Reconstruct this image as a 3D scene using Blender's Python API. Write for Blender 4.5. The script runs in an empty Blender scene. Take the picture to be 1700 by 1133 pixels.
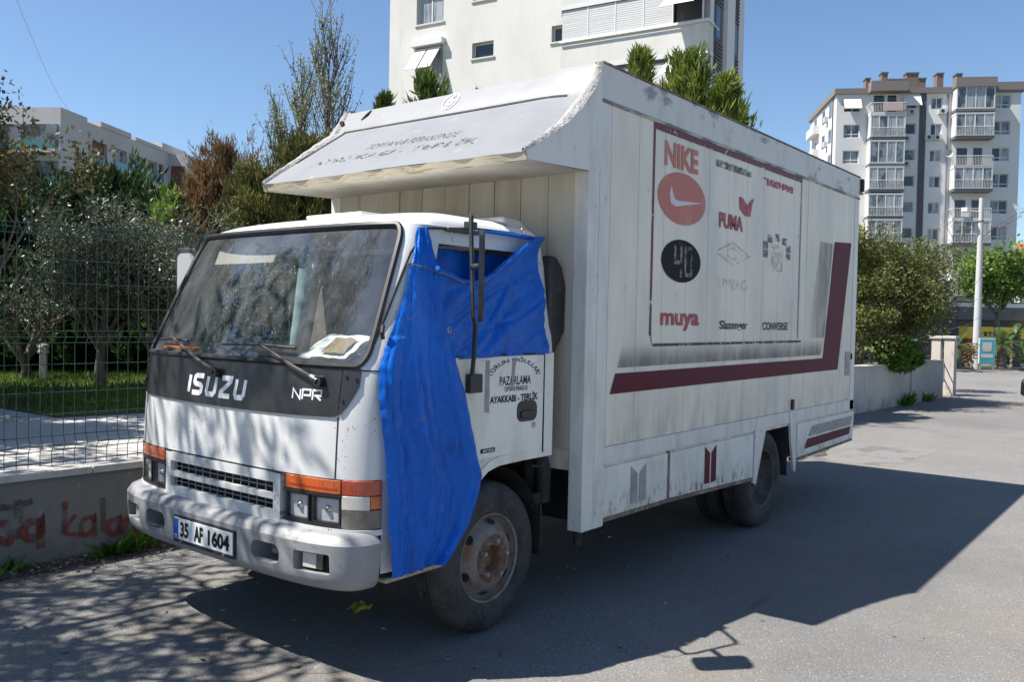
import bpy, bmesh, math, random
import numpy as np
from mathutils import Vector, Matrix, noise as mnoise
random.seed(7); rng = np.random.default_rng(11)
R = math.radians
sc = bpy.context.scene
# ---------------------------------------------------------------- camera
CAM = np.array([-2.4778, -3.9234, 1.6964]); FPX = 1445.5
_y, _p, _r = R(38.3701), R(-1.5322), R(1.1278)
FW = np.array([math.cos(_y)*math.cos(_p), math.sin(_y)*math.cos(_p), math.sin(_p)])
_rt = np.array([math.sin(_y), -math.cos(_y), 0.0]); _up = np.cross(_rt, FW)
RT = _rt*math.cos(_r)+_up*math.sin(_r); UP = _up*math.cos(_r)-_rt*math.sin(_r)
cd = bpy.data.cameras.new('camera'); cam = bpy.data.objects.new('camera', cd)
sc.collection.objects.link(cam); sc.camera = cam
cd.sensor_width = 36; cd.lens = FPX/1700*36; cd.clip_end = 3000; cd.clip_start = .05
mw = Matrix.Identity(4)
for i in range(3):
    mw[i][0], mw[i][1], mw[i][2], mw[i][3] = RT[i], UP[i], -FW[i], CAM[i]
cam.matrix_world = mw
# ---------------------------------------------------------------- light
LD = Vector((.48884, -.44272, -1)).normalized()          # direction sunlight travels
wd = bpy.data.worlds.new('World'); sc.world = wd; wd.use_nodes = True
nt = wd.node_tree; bg = nt.nodes['Background']
sky = nt.nodes.new('ShaderNodeTexSky'); sky.sky_type = 'NISHITA'; sky.sun_disc = False
sky.sun_elevation = math.asin(-LD.z); sky.sun_rotation = math.atan2(-LD.x, -LD.y)
sky.altitude = 20; sky.air_density = 1.0; sky.dust_density = .15; sky.ozone_density = 5.0
nt.links.new(sky.outputs[0], bg.inputs[0]); bg.inputs[1].default_value = .083
sl = bpy.data.lights.new('sun', 'SUN'); sun = bpy.data.objects.new('sun', sl); sc.collection.objects.link(sun)
sl.energy = 5.0; sl.angle = R(.53); sl.color = (1, .955, .89)
sun.rotation_euler = LD.to_track_quat('-Z', 'Y').to_euler()
sc.view_settings.view_transform = 'Standard'; sc.view_settings.look = 'None'
sc.view_settings.exposure = .92; sc.view_settings.gamma = 1; sc.view_settings.use_curve_mapping = False
sc.cycles.max_bounces = 8; sc.cycles.transparent_max_bounces = 16
# ---------------------------------------------------------------- helpers
def dirpx(px, py): return FW+RT*(px-850)/FPX+UP*(566.5-py)/FPX
def at(px, py, Z): return CAM+dirpx(px, py)*Z                     # point at a sight line and distance
def onp(px, py, ax, val):
    d = dirpx(px, py); i = 'xyz'.index(ax); return CAM+d*((val-CAM[i])/d[i])
def onwall(px, py, p0, n):
    d = dirpx(px, py); return CAM+d*(np.dot(p0-CAM, n)/np.dot(d, n))
COL = sc.collection
class MB:
    def __init__(s): s.v = []; s.f = []
    def add(s, vs, fs):
        o = len(s.v); s.v += [tuple(map(float, q)) for q in vs]; s.f += [tuple(i+o for i in f) for f in fs]; return s
    def box(s, a, b):
        x0, y0, z0 = [min(p, q) for p, q in zip(a, b)]; x1, y1, z1 = [max(p, q) for p, q in zip(a, b)]
        return s.add([(x0,y0,z0),(x1,y0,z0),(x1,y1,z0),(x0,y1,z0),(x0,y0,z1),(x1,y0,z1),(x1,y1,z1),(x0,y1,z1)],
                     [(0,3,2,1),(4,5,6,7),(0,1,5,4),(1,2,6,5),(2,3,7,6),(3,0,4,7)])
    def tube(s, pts, r, n=8, caps=True):
        pts = [Vector(p) for p in pts]; rs = r if isinstance(r, (list, tuple)) else [r]*len(pts)
        rings = []; ref = Vector((0,0,1)); 
        for i, p in enumerate(pts):
            d = (pts[min(i+1,len(pts)-1)]-pts[max(i-1,0)]).normalized()
            if i == 0:
                a = d.cross(Vector((.31,.27,.91)));  
                if a.length < 1e-3: a = d.cross(Vector((1,0,0)))
                a.normalize()
            else:
                a = (a-d*a.dot(d)).normalized()
            b = d.cross(a); rings.append([p+(a*math.cos(2*math.pi*k/n)+b*math.sin(2*math.pi*k/n))*rs[i] for k in range(n)])
        vs = [q for rg in rings for q in rg]
        fs = [(i*n+k, i*n+(k+1)%n, (i+1)*n+(k+1)%n, (i+1)*n+k) for i in range(len(pts)-1) for k in range(n)]
        if caps: fs += [tuple(range(n-1,-1,-1)), tuple((len(pts)-1)*n+k for k in range(n))]
        return s.add(vs, fs)
    def lathe(s, prof, n=32, c=(0,0,0), ax='y', closed=False):
        vs = []
        for r_, h in prof:
            for k in range(n):
                a = 2*math.pi*k/n; u, w = r_*math.cos(a), r_*math.sin(a)
                vs.append({'y':(c[0]+u,c[1]+h,c[2]+w),'z':(c[0]+u,c[1]+w,c[2]+h),'x':(c[0]+h,c[1]+u,c[2]+w)}[ax])
        m = len(prof); rr = range(m if closed else m-1)
        return s.add(vs, [(i*n+k, i*n+(k+1)%n, ((i+1)%m)*n+(k+1)%n, ((i+1)%m)*n+k) for i in rr for k in range(n)])
    def grid(s, fn, nu, nv):
        vs = [fn(i/nu, j/nv) for j in range(nv+1) for i in range(nu+1)]
        return s.add(vs, [(j*(nu+1)+i, j*(nu+1)+i+1, (j+1)*(nu+1)+i+1, (j+1)*(nu+1)+i) for j in range(nv) for i in range(nu)])
    def prism(s, poly, ax, a, b):           # polygon in the other two axes, extruded along ax from a to b
        def P(q, h): return {'y':(q[0],h,q[1]),'x':(h,q[0],q[1]),'z':(q[0],q[1],h)}[ax]
        n = len(poly); vs = [P(q,a) for q in poly]+[P(q,b) for q in poly]
        return s.add(vs, [tuple(range(n-1,-1,-1)), tuple(range(n,2*n))]+[(i,(i+1)%n,n+(i+1)%n,n+i) for i in range(n)])
    def mesh(s, name, smooth=False):
        m = bpy.data.meshes.new(name); m.from_pydata(s.v, [], s.f); m.update()
        bm = bmesh.new(); bm.from_mesh(m); bmesh.ops.recalc_face_normals(bm, faces=bm.faces); bm.to_mesh(m); bm.free()
        if smooth:
            m.polygons.foreach_set('use_smooth', [True]*len(m.polygons))
            if smooth != 'all': m.set_sharp_from_angle(angle=R(38))
        return m
def link(name, me, mt=None, parent=None):
    o = bpy.data.objects.new(name, me); COL.objects.link(o)
    if parent is not None: o.parent = parent
    if mt is not None and me is not None:
        if not me.materials: me.materials.append(mt)
    return o
def part(name, mb, mt, parent=None, smooth=False, bevel=0, seg=2, label=None):
    o = link(name, mb.mesh(name, smooth), mt, parent)
    if bevel:
        b = o.modifiers.new('bevel', 'BEVEL'); b.width = bevel; b.segments = seg; b.limit_method = 'ANGLE'; b.angle_limit = R(40)
    if label: o['label'] = label
    return o
def parts(name, mb, mt, parent=None, smooth=False, bevel=0, seg=2):   # every loose piece becomes a part of its own
    n = len(mb.v); up = list(range(n))
    def fd(a):
        while up[a] != a: up[a] = up[up[a]]; a = up[a]
        return a
    for f in mb.f:
        for q in f[1:]: up[fd(f[0])] = fd(q)
    gr = {}
    for f in mb.f: gr.setdefault(fd(f[0]), []).append(f)
    out = []
    for fs in gr.values():
        ids = sorted({i for f in fs for i in f}); mp = {i: k for k, i in enumerate(ids)}
        out.append(part(name, MB().add([mb.v[i] for i in ids], [tuple(mp[i] for i in f) for f in fs]), mt, parent, smooth, bevel, seg))
    return out
def tag(o, label, cat, group=None):
    o['label'] = label; o['category'] = cat
    if group: o['group'] = group
    return o
def thing(name, label, cat, loc=(0,0,0), rotz=0, group=None):
    o = bpy.data.objects.new(name, None); COL.objects.link(o); o.location = loc; o.rotation_euler = (0,0,rotz)
    o.empty_display_size = .2
    return tag(o, label, cat, group)
def struct(name, mb, mt, smooth=False):
    o = part(name, mb, mt, None, smooth); o['kind'] = 'structure'; return o
def boolean(o, cutters, op='DIFFERENCE'):
    for c in cutters:
        m = o.modifiers.new('b', 'BOOLEAN'); m.operation = op; m.object = c; m.solver = 'EXACT'
    bpy.context.view_layer.update()
    me = bpy.data.meshes.new_from_object(o.evaluated_get(bpy.context.evaluated_depsgraph_get()))
    o.modifiers.clear(); old = o.data; o.data = me; me.name = o.name
    for c in cutters: bpy.data.objects.remove(c)
def fastmesh(name, verts, faces, mt, parent=None, smooth=False):   # numpy arrays, faces (n,k)
    me = bpy.data.meshes.new(name); n, k = faces.shape
    me.vertices.add(len(verts)); me.vertices.foreach_set('co', np.asarray(verts, np.float32).ravel())
    me.loops.add(n*k); me.loops.foreach_set('vertex_index', faces.astype(np.int32).ravel())
    me.polygons.add(n); me.polygons.foreach_set('loop_start', np.arange(0, n*k, k, dtype=np.int32))
    me.update(calc_edges=True)
    return link(name, me, mt, parent)
_txt = {}
def text2d(body, size=1, bold=0, shear=0, spacing=1):               # triangles of a line of text, centred at 0
    c = bpy.data.curves.new('t', 'FONT'); c.body = body; c.size = size; c.offset = bold; c.shear = shear; c.space_character = spacing
    c.align_x = 'CENTER'; c.align_y = 'CENTER'; c.resolution_u = 3
    o = bpy.data.objects.new('t', c); COL.objects.link(o); bpy.context.view_layer.update()
    me = bpy.data.meshes.new_from_object(o.evaluated_get(bpy.context.evaluated_depsgraph_get()))
    v = [tuple(q.co[:2]) for q in me.vertices]; f = [tuple(p.vertices) for p in me.polygons]
    bpy.data.objects.remove(o); bpy.data.curves.remove(c); bpy.data.meshes.remove(me)
    return v, f
def textfit(body, w, h, **k):                                      # scaled to w x h metres
    v, f = text2d(body, 1, **k); a = np.array(v); lo, hi = a.min(0), a.max(0)
    a = (a-(lo+hi)/2)/(hi-lo)*np.array([w, h]); return [tuple(q) for q in a], f
def strokes2d(paths, t):                                           # ribbons of width t along polylines (2D)
    V, F = [], []
    for pl in paths:
        pl = [np.array(q, float) for q in pl]; L = []
        for i, p in enumerate(pl):
            d0 = pl[i]-pl[i-1] if i > 0 else pl[1]-pl[0]; d1 = pl[i+1]-pl[i] if i < len(pl)-1 else d0
            d0 = d0/(np.linalg.norm(d0)+1e-9); d1 = d1/(np.linalg.norm(d1)+1e-9)
            n0 = np.array([-d0[1], d0[0]]); n1 = np.array([-d1[1], d1[0]]); m = n0+n1; m = m/(np.linalg.norm(m)+1e-9)
            k = 1/max(.45, float(m@n1)); L.append((p+m*t*.5*k, p-m*t*.5*k))
        o = len(V)
        for a, b in L: V += [tuple(a), tuple(b)]
        F += [(o+2*i, o+2*i+1, o+2*i+3, o+2*i+2) for i in range(len(L)-1)]
    return V, F
# ---------------------------------------------------------------- materials
def mat(name, base, rough=.5, metal=0, layers=(), bump=None, spec=.5, rnd=0, alpha=None, coat=0, emit=None):
    m = bpy.data.materials.new(name); m.use_nodes = True; t = m.node_tree; N = t.nodes; K = t.links
    b = N['Principled BSDF']; b.inputs['Roughness'].default_value = rough; b.inputs['Metallic'].default_value = metal
    b.inputs['Specular IOR Level'].default_value = spec; b.inputs['Coat Weight'].default_value = coat
    geo = N.new('ShaderNodeNewGeometry'); pos = geo.outputs['Position']
    def nz(sca, detail, seed=0):
        mp = N.new('ShaderNodeMapping'); K.new(pos, mp.inputs[0])
        mp.inputs['Scale'].default_value = sca if isinstance(sca, tuple) else (sca,)*3
        mp.inputs['Location'].default_value = (seed*3.17, seed*1.3, seed*7.1)
        q = N.new('ShaderNodeTexNoise'); q.inputs['Scale'].default_value = 1; q.inputs['Detail'].default_value = detail
        q.inputs['Roughness'].default_value = .6; K.new(mp.outputs[0], q.inputs[0]); return q.outputs[0]
    def rng_(x, a, bb, c=0, d=1):
        r = N.new('ShaderNodeMapRange'); K.new(x, r.inputs[0])
        for i, q in enumerate((a, bb, c, d)): r.inputs[i+1].default_value = q
        return r.outputs[0]
    def mul(x, y):
        q = N.new('ShaderNodeMath'); q.operation = 'MULTIPLY'; K.new(x, q.inputs[0])
        if isinstance(y, (int, float)): q.inputs[1].default_value = y
        else: K.new(y, q.inputs[1])
        return q.outputs[0]
    rgb = N.new('ShaderNodeRGB'); rgb.outputs[0].default_value = (*base, 1); c = rgb.outputs[0]
    for i, L in enumerate(layers):
        f = rng_(nz(L.get('s', 5), L.get('d', 4), L.get('seed', i+1)), L.get('lo', .5), L.get('hi', .7))
        f = mul(f, L.get('a', .5))
        if 'm' in L: f = mul(f, rng_(nz(L['m'], 3, 9+i), L.get('mlo', .45), L.get('mhi', .6)))
        for kk, ax in (('zr', 2), ('xr', 0), ('yr', 1)):
            if kk in L:
                sp = N.new('ShaderNodeSeparateXYZ'); K.new(pos, sp.inputs[0]); f = mul(f, rng_(sp.outputs[ax], *L[kk]))
        x = N.new('ShaderNodeMix'); x.data_type = 'RGBA'; K.new(f, x.inputs[0]); K.new(c, x.inputs[6])
        x.inputs[7].default_value = (*L['c'], 1); c = x.outputs[2]
    if rnd:
        h = N.new('ShaderNodeHueSaturation'); K.new(c, h.inputs['Color'])
        K.new(rng_(geo.outputs['Random Per Island'], 0, 1, 1-rnd, 1+rnd), h.inputs['Value']); c = h.outputs[0]
    K.new(c, b.inputs['Base Color'])
    if bump:
        bn = N.new('ShaderNodeBump'); bn.inputs['Strength'].default_value = bump[1]; bn.inputs['Distance'].default_value = bump[2] if len(bump) > 2 else .01
        K.new(nz(bump[0], 5, 4), bn.inputs['Height']); K.new(bn.outputs[0], b.inputs['Normal'])
    if alpha: K.new(rng_(nz(alpha[0], 4, 6), alpha[1], alpha[2]), b.inputs['Alpha'])
    if emit: b.inputs['Emission Color'].default_value = (*emit[0], 1); b.inputs['Emission Strength'].default_value = emit[1]
    return m
def leafmat(name, c1, c2, tr=.35, rough=.5, dry=None):
    m = bpy.data.materials.new(name); m.use_nodes = True; t = m.node_tree; N = t.nodes; K = t.links
    b = N['Principled BSDF']; out = N['Material Output']; geo = N.new('ShaderNodeNewGeometry')
    x = N.new('ShaderNodeMix'); x.data_type = 'RGBA'; x.inputs[6].default_value = (*c1, 1); x.inputs[7].default_value = (*c2, 1)
    K.new(geo.outputs['Random Per Island'], x.inputs[0])
    col = x.outputs[2]
    q = N.new('ShaderNodeTexNoise'); q.inputs['Scale'].default_value = 1.3; K.new(geo.outputs['Position'], q.inputs[0])
    h = N.new('ShaderNodeHueSaturation'); r = N.new('ShaderNodeMapRange'); K.new(q.outputs[0], r.inputs[0])
    for i, u in enumerate((.3, .7, .6, 1.4)): r.inputs[i+1].default_value = u
    K.new(r.outputs[0], h.inputs['Value']); K.new(col, h.inputs['Color']); col = h.outputs[0]
    K.new(col, b.inputs['Base Color']); b.inputs['Roughness'].default_value = rough; b.inputs['Specular IOR Level'].default_value = .35
    tl = N.new('ShaderNodeBsdfTranslucent'); K.new(col, tl.inputs[0]); mx = N.new('ShaderNodeMixShader'); mx.inputs[0].default_value = tr
    K.new(b.outputs[0], mx.inputs[1]); K.new(tl.outputs[0], mx.inputs[2]); K.new(mx.outputs[0], out.inputs[0])
    return m
def glassmat(name, tint, refl=.09, dirt=.12, dcol=(.5,.5,.47), rough=.0, ior=1.5):
    m = bpy.data.materials.new(name); m.use_nodes = True; t = m.node_tree; N = t.nodes; K = t.links
    N.remove(N['Principled BSDF']); out = N['Material Output']
    tr = N.new('ShaderNodeBsdfTransparent'); tr.inputs[0].default_value = (*tint, 1)
    gl = N.new('ShaderNodeBsdfGlossy'); gl.inputs['Roughness'].default_value = rough
    fr = N.new('ShaderNodeFresnel'); ge0 = N.new('ShaderNodeNewGeometry'); mi = N.new('ShaderNodeMix'); mi.inputs[2].default_value = ior; mi.inputs[3].default_value = 1/ior   # same reflectance from both sides of a thin pane
    K.new(ge0.outputs['Backfacing'], mi.inputs[0]); K.new(mi.outputs[0], fr.inputs[0])
    mx = N.new('ShaderNodeMixShader'); K.new(fr.outputs[0], mx.inputs[0]); K.new(tr.outputs[0], mx.inputs[1]); K.new(gl.outputs[0], mx.inputs[2])
    df = N.new('ShaderNodeBsdfDiffuse'); df.inputs[0].default_value = (*dcol, 1)
    geo = N.new('ShaderNodeNewGeometry'); mp = N.new('ShaderNodeMapping'); mp.inputs['Scale'].default_value = (5, 5, 2.2); mp.inputs['Rotation'].default_value = (.5, .3, 0)
    K.new(geo.outputs['Position'], mp.inputs[0]); q = N.new('ShaderNodeTexNoise'); q.inputs['Detail'].default_value = 8; q.inputs['Roughness'].default_value = .7; q.inputs['Scale'].default_value = 1
    K.new(mp.outputs[0], q.inputs[0]); r = N.new('ShaderNodeMapRange'); K.new(q.outputs[0], r.inputs[0])
    for i, u in enumerate((.35, .8, dirt*.25, dirt*2)): r.inputs[i+1].default_value = u
    m2 = N.new('ShaderNodeMixShader'); K.new(r.outputs[0], m2.inputs[0]); K.new(mx.outputs[0], m2.inputs[1]); K.new(df.outputs[0], m2.inputs[2])
    K.new(m2.outputs[0], out.inputs[0]); return m
GR = (.22,.2,.17)
RUST = (.16,.055,.02)
m_cab = mat('cab_paint', (.60,.60,.59), .32, layers=[dict(c=(.42,.41,.38),s=(3,3,1.5),lo=.45,hi=.8,a=.45),
      dict(c=(.28,.25,.2),s=(26,26,6),lo=.6,hi=.75,a=.55,m=4), dict(c=RUST,s=55,lo=.635,hi=.67,a=.9,m=4,mlo=.47,mhi=.53)], coat=.25, bump=(3,.06,.01))
m_roof = mat('cab_roof_paint', (.8,.8,.78), .3, layers=[dict(c=(.5,.48,.42),s=6,lo=.55,hi=.8,a=.3)], coat=.25)
m_door = mat('door_paint', (.80,.765,.69), .42, layers=[dict(c=(.48,.44,.36),s=(5,5,2),lo=.48,hi=.75,a=.6),
      dict(c=(.2,.17,.14),s=(40,40,12),lo=.62,hi=.74,a=.7,m=5), dict(c=(.1,.06,.04),s=60,lo=.69,hi=.73,a=.9,m=7)])
m_box = mat('box_panel_paint', (.80,.73,.61), .48, layers=[dict(c=(.50,.485,.44),s=(2.4,2.4,1.0),lo=.42,hi=.75,a=.65),
      dict(c=(.46,.43,.38),s=(9,9,.6),lo=.5,hi=.75,a=.3), dict(c=(.62,.56,.40),s=(1.7,1.7,.5),lo=.5,hi=.7,a=.35), dict(c=(.36,.32,.24),s=(9,9,3),lo=.4,hi=.7,a=.75,zr=(1.3,.85,0,1)),
      dict(c=(.12,.11,.1),s=(30,30,22),lo=.66,hi=.72,a=.8,m=3.3,mlo=.54,mhi=.62)], bump=(4,.12,.02))
m_fascia = mat('fascia_paint', (.62,.60,.56), .5, layers=[dict(c=(.45,.38,.24),s=(5,5,2),lo=.5,hi=.7,a=.6),
      dict(c=(.19,.19,.20),s=(2.3,2.3,4),lo=.55,hi=.62,a=.8,seed=5), dict(c=(.3,.13,.04),s=(12,12,3),lo=.66,hi=.74,a=.8,m=2.5)], bump=(5,.15,.02))
m_trim = mat('box_trim_paint', (.68,.66,.615), .45, layers=[dict(c=(.4,.37,.3),s=(8,8,2),lo=.45,hi=.75,a=.6),
      dict(c=(.1,.075,.05),s=(35,35,20),lo=.63,hi=.72,a=.85,m=4), dict(c=(.25,.1,.03),s=25,lo=.68,hi=.74,a=.8,m=5)], bump=(9,.1,.01))
m_skirt = mat('skirt_paint', (.72,.70,.65), .45, layers=[dict(c=(.36,.32,.25),s=(6,6,3),lo=.42,hi=.75,a=.6),
      dict(c=(.09,.06,.035),s=(26,26,12),lo=.52,hi=.64,a=.9,zr=(.64,.5,0,1)), dict(c=(.12,.1,.08),s=(55,55,20),lo=.66,hi=.72,a=.8,m=5)], bump=(9,.1,.01))
m_rail = mat('rusty_rail', (.2,.17,.14), .75, layers=[dict(c=RUST,s=14,lo=.4,hi=.6,a=.8), dict(c=(.4,.37,.3),s=9,lo=.55,hi=.65,a=.6)])
m_canopy = mat('canopy_paint', (.235,.24,.247), .42, layers=[dict(c=(.17,.173,.18),s=(3,3,3),lo=.45,hi=.75,a=.5),
      dict(c=(.34,.34,.34),s=7,lo=.6,hi=.68,a=.7,m=3,mlo=.55,mhi=.6), dict(c=(.4,.36,.3),s=26,lo=.64,hi=.7,a=.4)], bump=(6,.1,.015))
m_edge = mat('filler_edge', (.36,.355,.34), .7, layers=[dict(c=(.35,.28,.2),s=16,lo=.55,hi=.7,a=.7),dict(c=(.08,.06,.05),s=40,lo=.68,hi=.72,a=.9)], bump=(40,.8,.03))
m_lip = mat('rusty_lip', (.40,.36,.27), .6, layers=[dict(c=(.2,.10,.04),s=(50,5,90),lo=.53,hi=.64,a=.7), dict(c=(.1,.05,.02),s=(30,6,30),lo=.62,hi=.7,a=.9)], bump=(25,.3,.01))
m_soffit = mat('soffit_paint', (.55,.53,.48), .55, layers=[dict(c=(.34,.3,.23),s=3,lo=.4,hi=.7,a=.7)])
m_fwall = mat('front_panel_paint', (.52,.48,.40), .55, layers=[dict(c=(.34,.28,.19),s=(6,6,.7),lo=.42,hi=.7,a=.7), dict(c=(.2,.09,.03),s=(18,18,.9),lo=.64,hi=.72,a=.8)])
m_bump = mat('bumper_paint', (.275,.275,.28), .5, layers=[dict(c=(.10,.10,.10),s=(22,22,45),lo=.55,hi=.66,a=.6,m=2.6,mlo=.5,mhi=.58,seed=17),dict(c=(.20,.195,.19),s=5,lo=.4,hi=.7,a=.6), dict(c=(.2,.19,.18),s=(30,30,60),lo=.62,hi=.7,a=.6,m=5)], bump=(60,.15,.004))
m_blk = mat('black_plastic', (.018,.018,.02), .45, layers=[dict(c=(.12,.115,.11),s=9,lo=.5,hi=.8,a=.4)])
m_gpanel = mat('charcoal_panel', (.014,.0145,.016), .42, layers=[dict(c=(.045,.045,.045),s=6,lo=.45,hi=.8,a=.5)])
m_dark = mat('dark_recess', (.012,.012,.012), .8)
m_under = mat('chassis_black', (.02,.019,.018), .8, layers=[dict(c=(.07,.06,.05),s=8,lo=.5,hi=.7,a=.6)])
m_rub = mat('tyre_rubber', (.022,.022,.022), .85, layers=[dict(c=(.085,.08,.074),s=7,lo=.35,hi=.75,a=.8), dict(c=(.13,.12,.105),s=(40,40,40),lo=.55,hi=.75,a=.5)], bump=(50,.2,.004))
m_rim = mat('wheel_steel', (.20,.185,.16), .6, layers=[dict(c=(.17,.07,.03),s=11,lo=.45,hi=.62,a=.8), dict(c=(.07,.06,.05),s=25,lo=.6,hi=.7,a=.7)], bump=(30,.2,.004))
m_rimr = mat('hub_rust', (.13,.065,.04), .8, layers=[dict(c=(.26,.2,.15),s=16,lo=.5,hi=.65,a=.7), dict(c=(.05,.03,.02),s=30,lo=.55,hi=.7,a=.8)], bump=(40,.4,.004))
m_steel = mat('bolt_steel', (.4,.38,.35), .45, .7, layers=[dict(c=RUST,s=60,lo=.5,hi=.65,a=.6)])
m_tarp = mat('tarpaulin_blue', (.002,.105,.50), .36, layers=[dict(c=(.006,.13,.52),s=(5,5,2),lo=.48,hi=.75,a=.6), dict(c=(.2,.2,.17),s=(18,18,30),lo=.64,hi=.70,a=.7,m=4,mlo=.5,mhi=.58), dict(c=(.002,.045,.26),s=(7,7,3),lo=.52,hi=.75,a=.7), dict(c=(.12,.16,.26),s=(40,40,5),lo=.6,hi=.75,a=.4)], bump=((17,17,9),.45,.03), spec=.22)
m_wht = mat('white_print', (.78,.78,.78), .5)
m_maroon = mat('maroon_paint', (.10,.006,.020), .62, spec=.25, layers=[dict(c=(.15,.03,.04),s=(9,9,3),lo=.55,hi=.8,a=.5), dict(c=(.35,.3,.3),s=(50,50,40),lo=.68,hi=.72,a=.6,m=5)])
m_maroonw = mat('worn_maroon_paint', (.13,.014,.03), .5, alpha=((18,18,22),.36,.42))
m_greyp = mat('grey_print', (.26,.25,.235), .55, layers=[dict(c=(.42,.40,.36),s=12,lo=.4,hi=.7,a=.7)])
m_red = mat('faded_red_print', (.50,.15,.11), .55, layers=[dict(c=(.55,.3,.26),s=(8,8,2),lo=.5,hi=.75,a=.6)])
m_redd = mat('dark_red_print', (.36,.04,.06), .55, layers=[dict(c=(.5,.25,.25),s=(20,20,14),lo=.5,hi=.7,a=.6)])
m_black = mat('black_print', (.012,.012,.012), .7, spec=.2, layers=[dict(c=(.1,.1,.1),s=25,lo=.55,hi=.75,a=.4)])
m_blackw = mat('worn_black_print', (.03,.029,.028), .6, alpha=(60,.33,.42))
m_blackw2 = mat('peeling_black_print', (.04,.04,.042), .6, alpha=((22,14,30),.40,.47))
m_faint = mat('faint_print', (.50,.47,.45), .6, alpha=(16,.40,.75))
m_plaque = mat('plate_white', (.72,.72,.71), .4, layers=[dict(c=(.4,.39,.36),s=30,lo=.5,hi=.75,a=.4)])
m_eub = mat('plate_blue', (.02,.1,.45), .4)
m_amber = mat('amber_lens', (.55,.10,.012), .12, coat=1, bump=((20,140,20),.5,.01), layers=[dict(c=(.3,.05,.01),s=14,lo=.5,hi=.7,a=.6)])
m_redlens = mat('red_orange_lens', (.40,.05,.015), .12, coat=1, bump=((20,140,20),.5,.01), layers=[dict(c=(.2,.02,.01),s=14,lo=.5,hi=.7,a=.5)])
m_smoke = mat('smoked_lens', (.20,.185,.16), .25, coat=.4, layers=[dict(c=(.08,.07,.06),s=8,lo=.45,hi=.65,a=.8)])
m_clear = mat('clear_lens', (.55,.52,.46), .2, coat=.4)
m_refl = mat('lamp_reflector', (.6,.6,.6), .3, 0, layers=[dict(c=(.45,.46,.48),s=(10,120,6),lo=.45,hi=.6,a=.7), dict(c=(.25,.25,.25),s=30,lo=.6,hi=.7,a=.6)])
m_wind = glassmat('windscreen_glass', (.80,.84,.83), dirt=.085, ior=2.3, dcol=(.52,.55,.57))
m_lens = glassmat('lamp_glass', (.97,.97,.97), dirt=.02, ior=1.35)
m_mirr = mat('mirror_glass', (.8,.82,.84), .03, 1)
m_int = mat('interior_grey', (.075,.075,.078), .7)
m_dash = mat('dashboard_grey', (.10,.10,.105), .6, layers=[dict(c=(.22,.21,.19),s=10,lo=.5,hi=.7,a=.5)])
m_seat = mat('seat_cloth', (.09,.08,.07), .9)
m_beige = mat('visor_beige', (.50,.46,.40), .8)
m_paper = mat('paper_white', (.8,.8,.78), .7, layers=[dict(c=(.5,.6,.65),s=14,lo=.6,hi=.7,a=.5)])
m_card = mat('brown_card', (.34,.24,.15), .8)
m_orange = mat('orange_plastic', (.75,.17,.03), .4)
m_wiper = mat('rusty_wiper', (.035,.022,.017), .7, layers=[dict(c=(.03,.03,.03),s=30,lo=.5,hi=.6,a=.8)])
m_airgrey = mat('airbrushed_grey', (.22,.21,.20), .55, layers=[dict(c=(.33,.31,.29),s=(10,10,2),lo=.45,hi=.7,a=.6)])
# ================================================================ TRUCK (x: front to rear, y: lateral, left side is y<0)
truck = thing('box_truck', 'white box truck with blue tarpaulin over its cab door, parked beside the wall', 'truck')
NEXP = 3.6
PZ = [.40,.72,.93,1.10,1.25,1.35,1.455,1.60,2.0,2.15,2.18,2.21,2.235,2.25,2.262]
PX = [.09,.085,.085,.092,.10,.113,.132,.20,.39,.47,.53,.61,.72,.85,1.0]
PW = [1.,1.,1.,1.,1.,1.,.997,.985,.935,.905,.885,.85,.78,.68,.5]
def prof(z): return np.interp(z, PZ, PX), np.interp(z, PZ, PW), float(np.interp(z, [1.45,2.1], [.30,.235]))
def surf(th, z, off=0, pr=prof, n=NEXP):       # th in degrees, negative = truck's left (y<0)
    xc, W, D = pr(z); t = R(abs(th)); s, c = math.sin(t), max(math.cos(t), 0.0)
    y = W*s**(2/n); x = xc+D*(1-c**(2/n))
    nx, ny = -(c**(2-2/n))/D, s**(2-2/n)/W; l = math.hypot(nx, ny) or 1
    x += nx/l*off; y += ny/l*off
    return (x, math.copysign(y, th) if th else 0.0, z)
def thy(y, z=1.0, pr=prof, n=NEXP):
    W = pr(z)[1]; return math.copysign(math.degrees(math.asin(min(1, (abs(y)/W)**(n/2)))), y)
def slab(th0, th1, z0, z1, o0, o1, nt_=12, nz_=4, mb=None, pr=prof):
    mb = mb or MB(); f0 = z0 if callable(z0) else (lambda t: z0); f1 = z1 if callable(z1) else (lambda t: z1)
    def S(u, w, o):
        t = th0+(th1-th0)*u; a, b = f0(t), f1(t); return surf(t, a+(b-a)*w, o, pr)
    vs = []; fs = []
    for o in (o1, o0):
        for j in range(nz_+1):
            for i in range(nt_+1): vs.append(S(i/nt_, j/nz_, o))
    n = (nt_+1)*(nz_+1); w = nt_+1
    for b in (0, n):
        fs += [(b+j*w+i, b+j*w+i+1, b+(j+1)*w+i+1, b+(j+1)*w+i) for j in range(nz_) for i in range(nt_)]
    ring = [i for i in range(w)]+[j*w+nt_ for j in range(1, nz_+1)]+[nz_*w+i for i in range(nt_-1, -1, -1)]+[j*w for j in range(nz_-1, 0, -1)]
    fs += [(ring[k], ring[(k+1)%len(ring)], n+ring[(k+1)%len(ring)], n+ring[k]) for k in range(len(ring))]
    return mb.add(vs, fs)
def flat_on_front(vf, y0, z0, off, rot=0):     # 2D art (u right, v up) wrapped on the cab front; seen from outside u runs to -y
    v, f = vf; out = []
    for u, w in v:
        out.append(surf(thy(y0-u, z0+w), z0+w, off))
    return MB().add(out, f)
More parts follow.
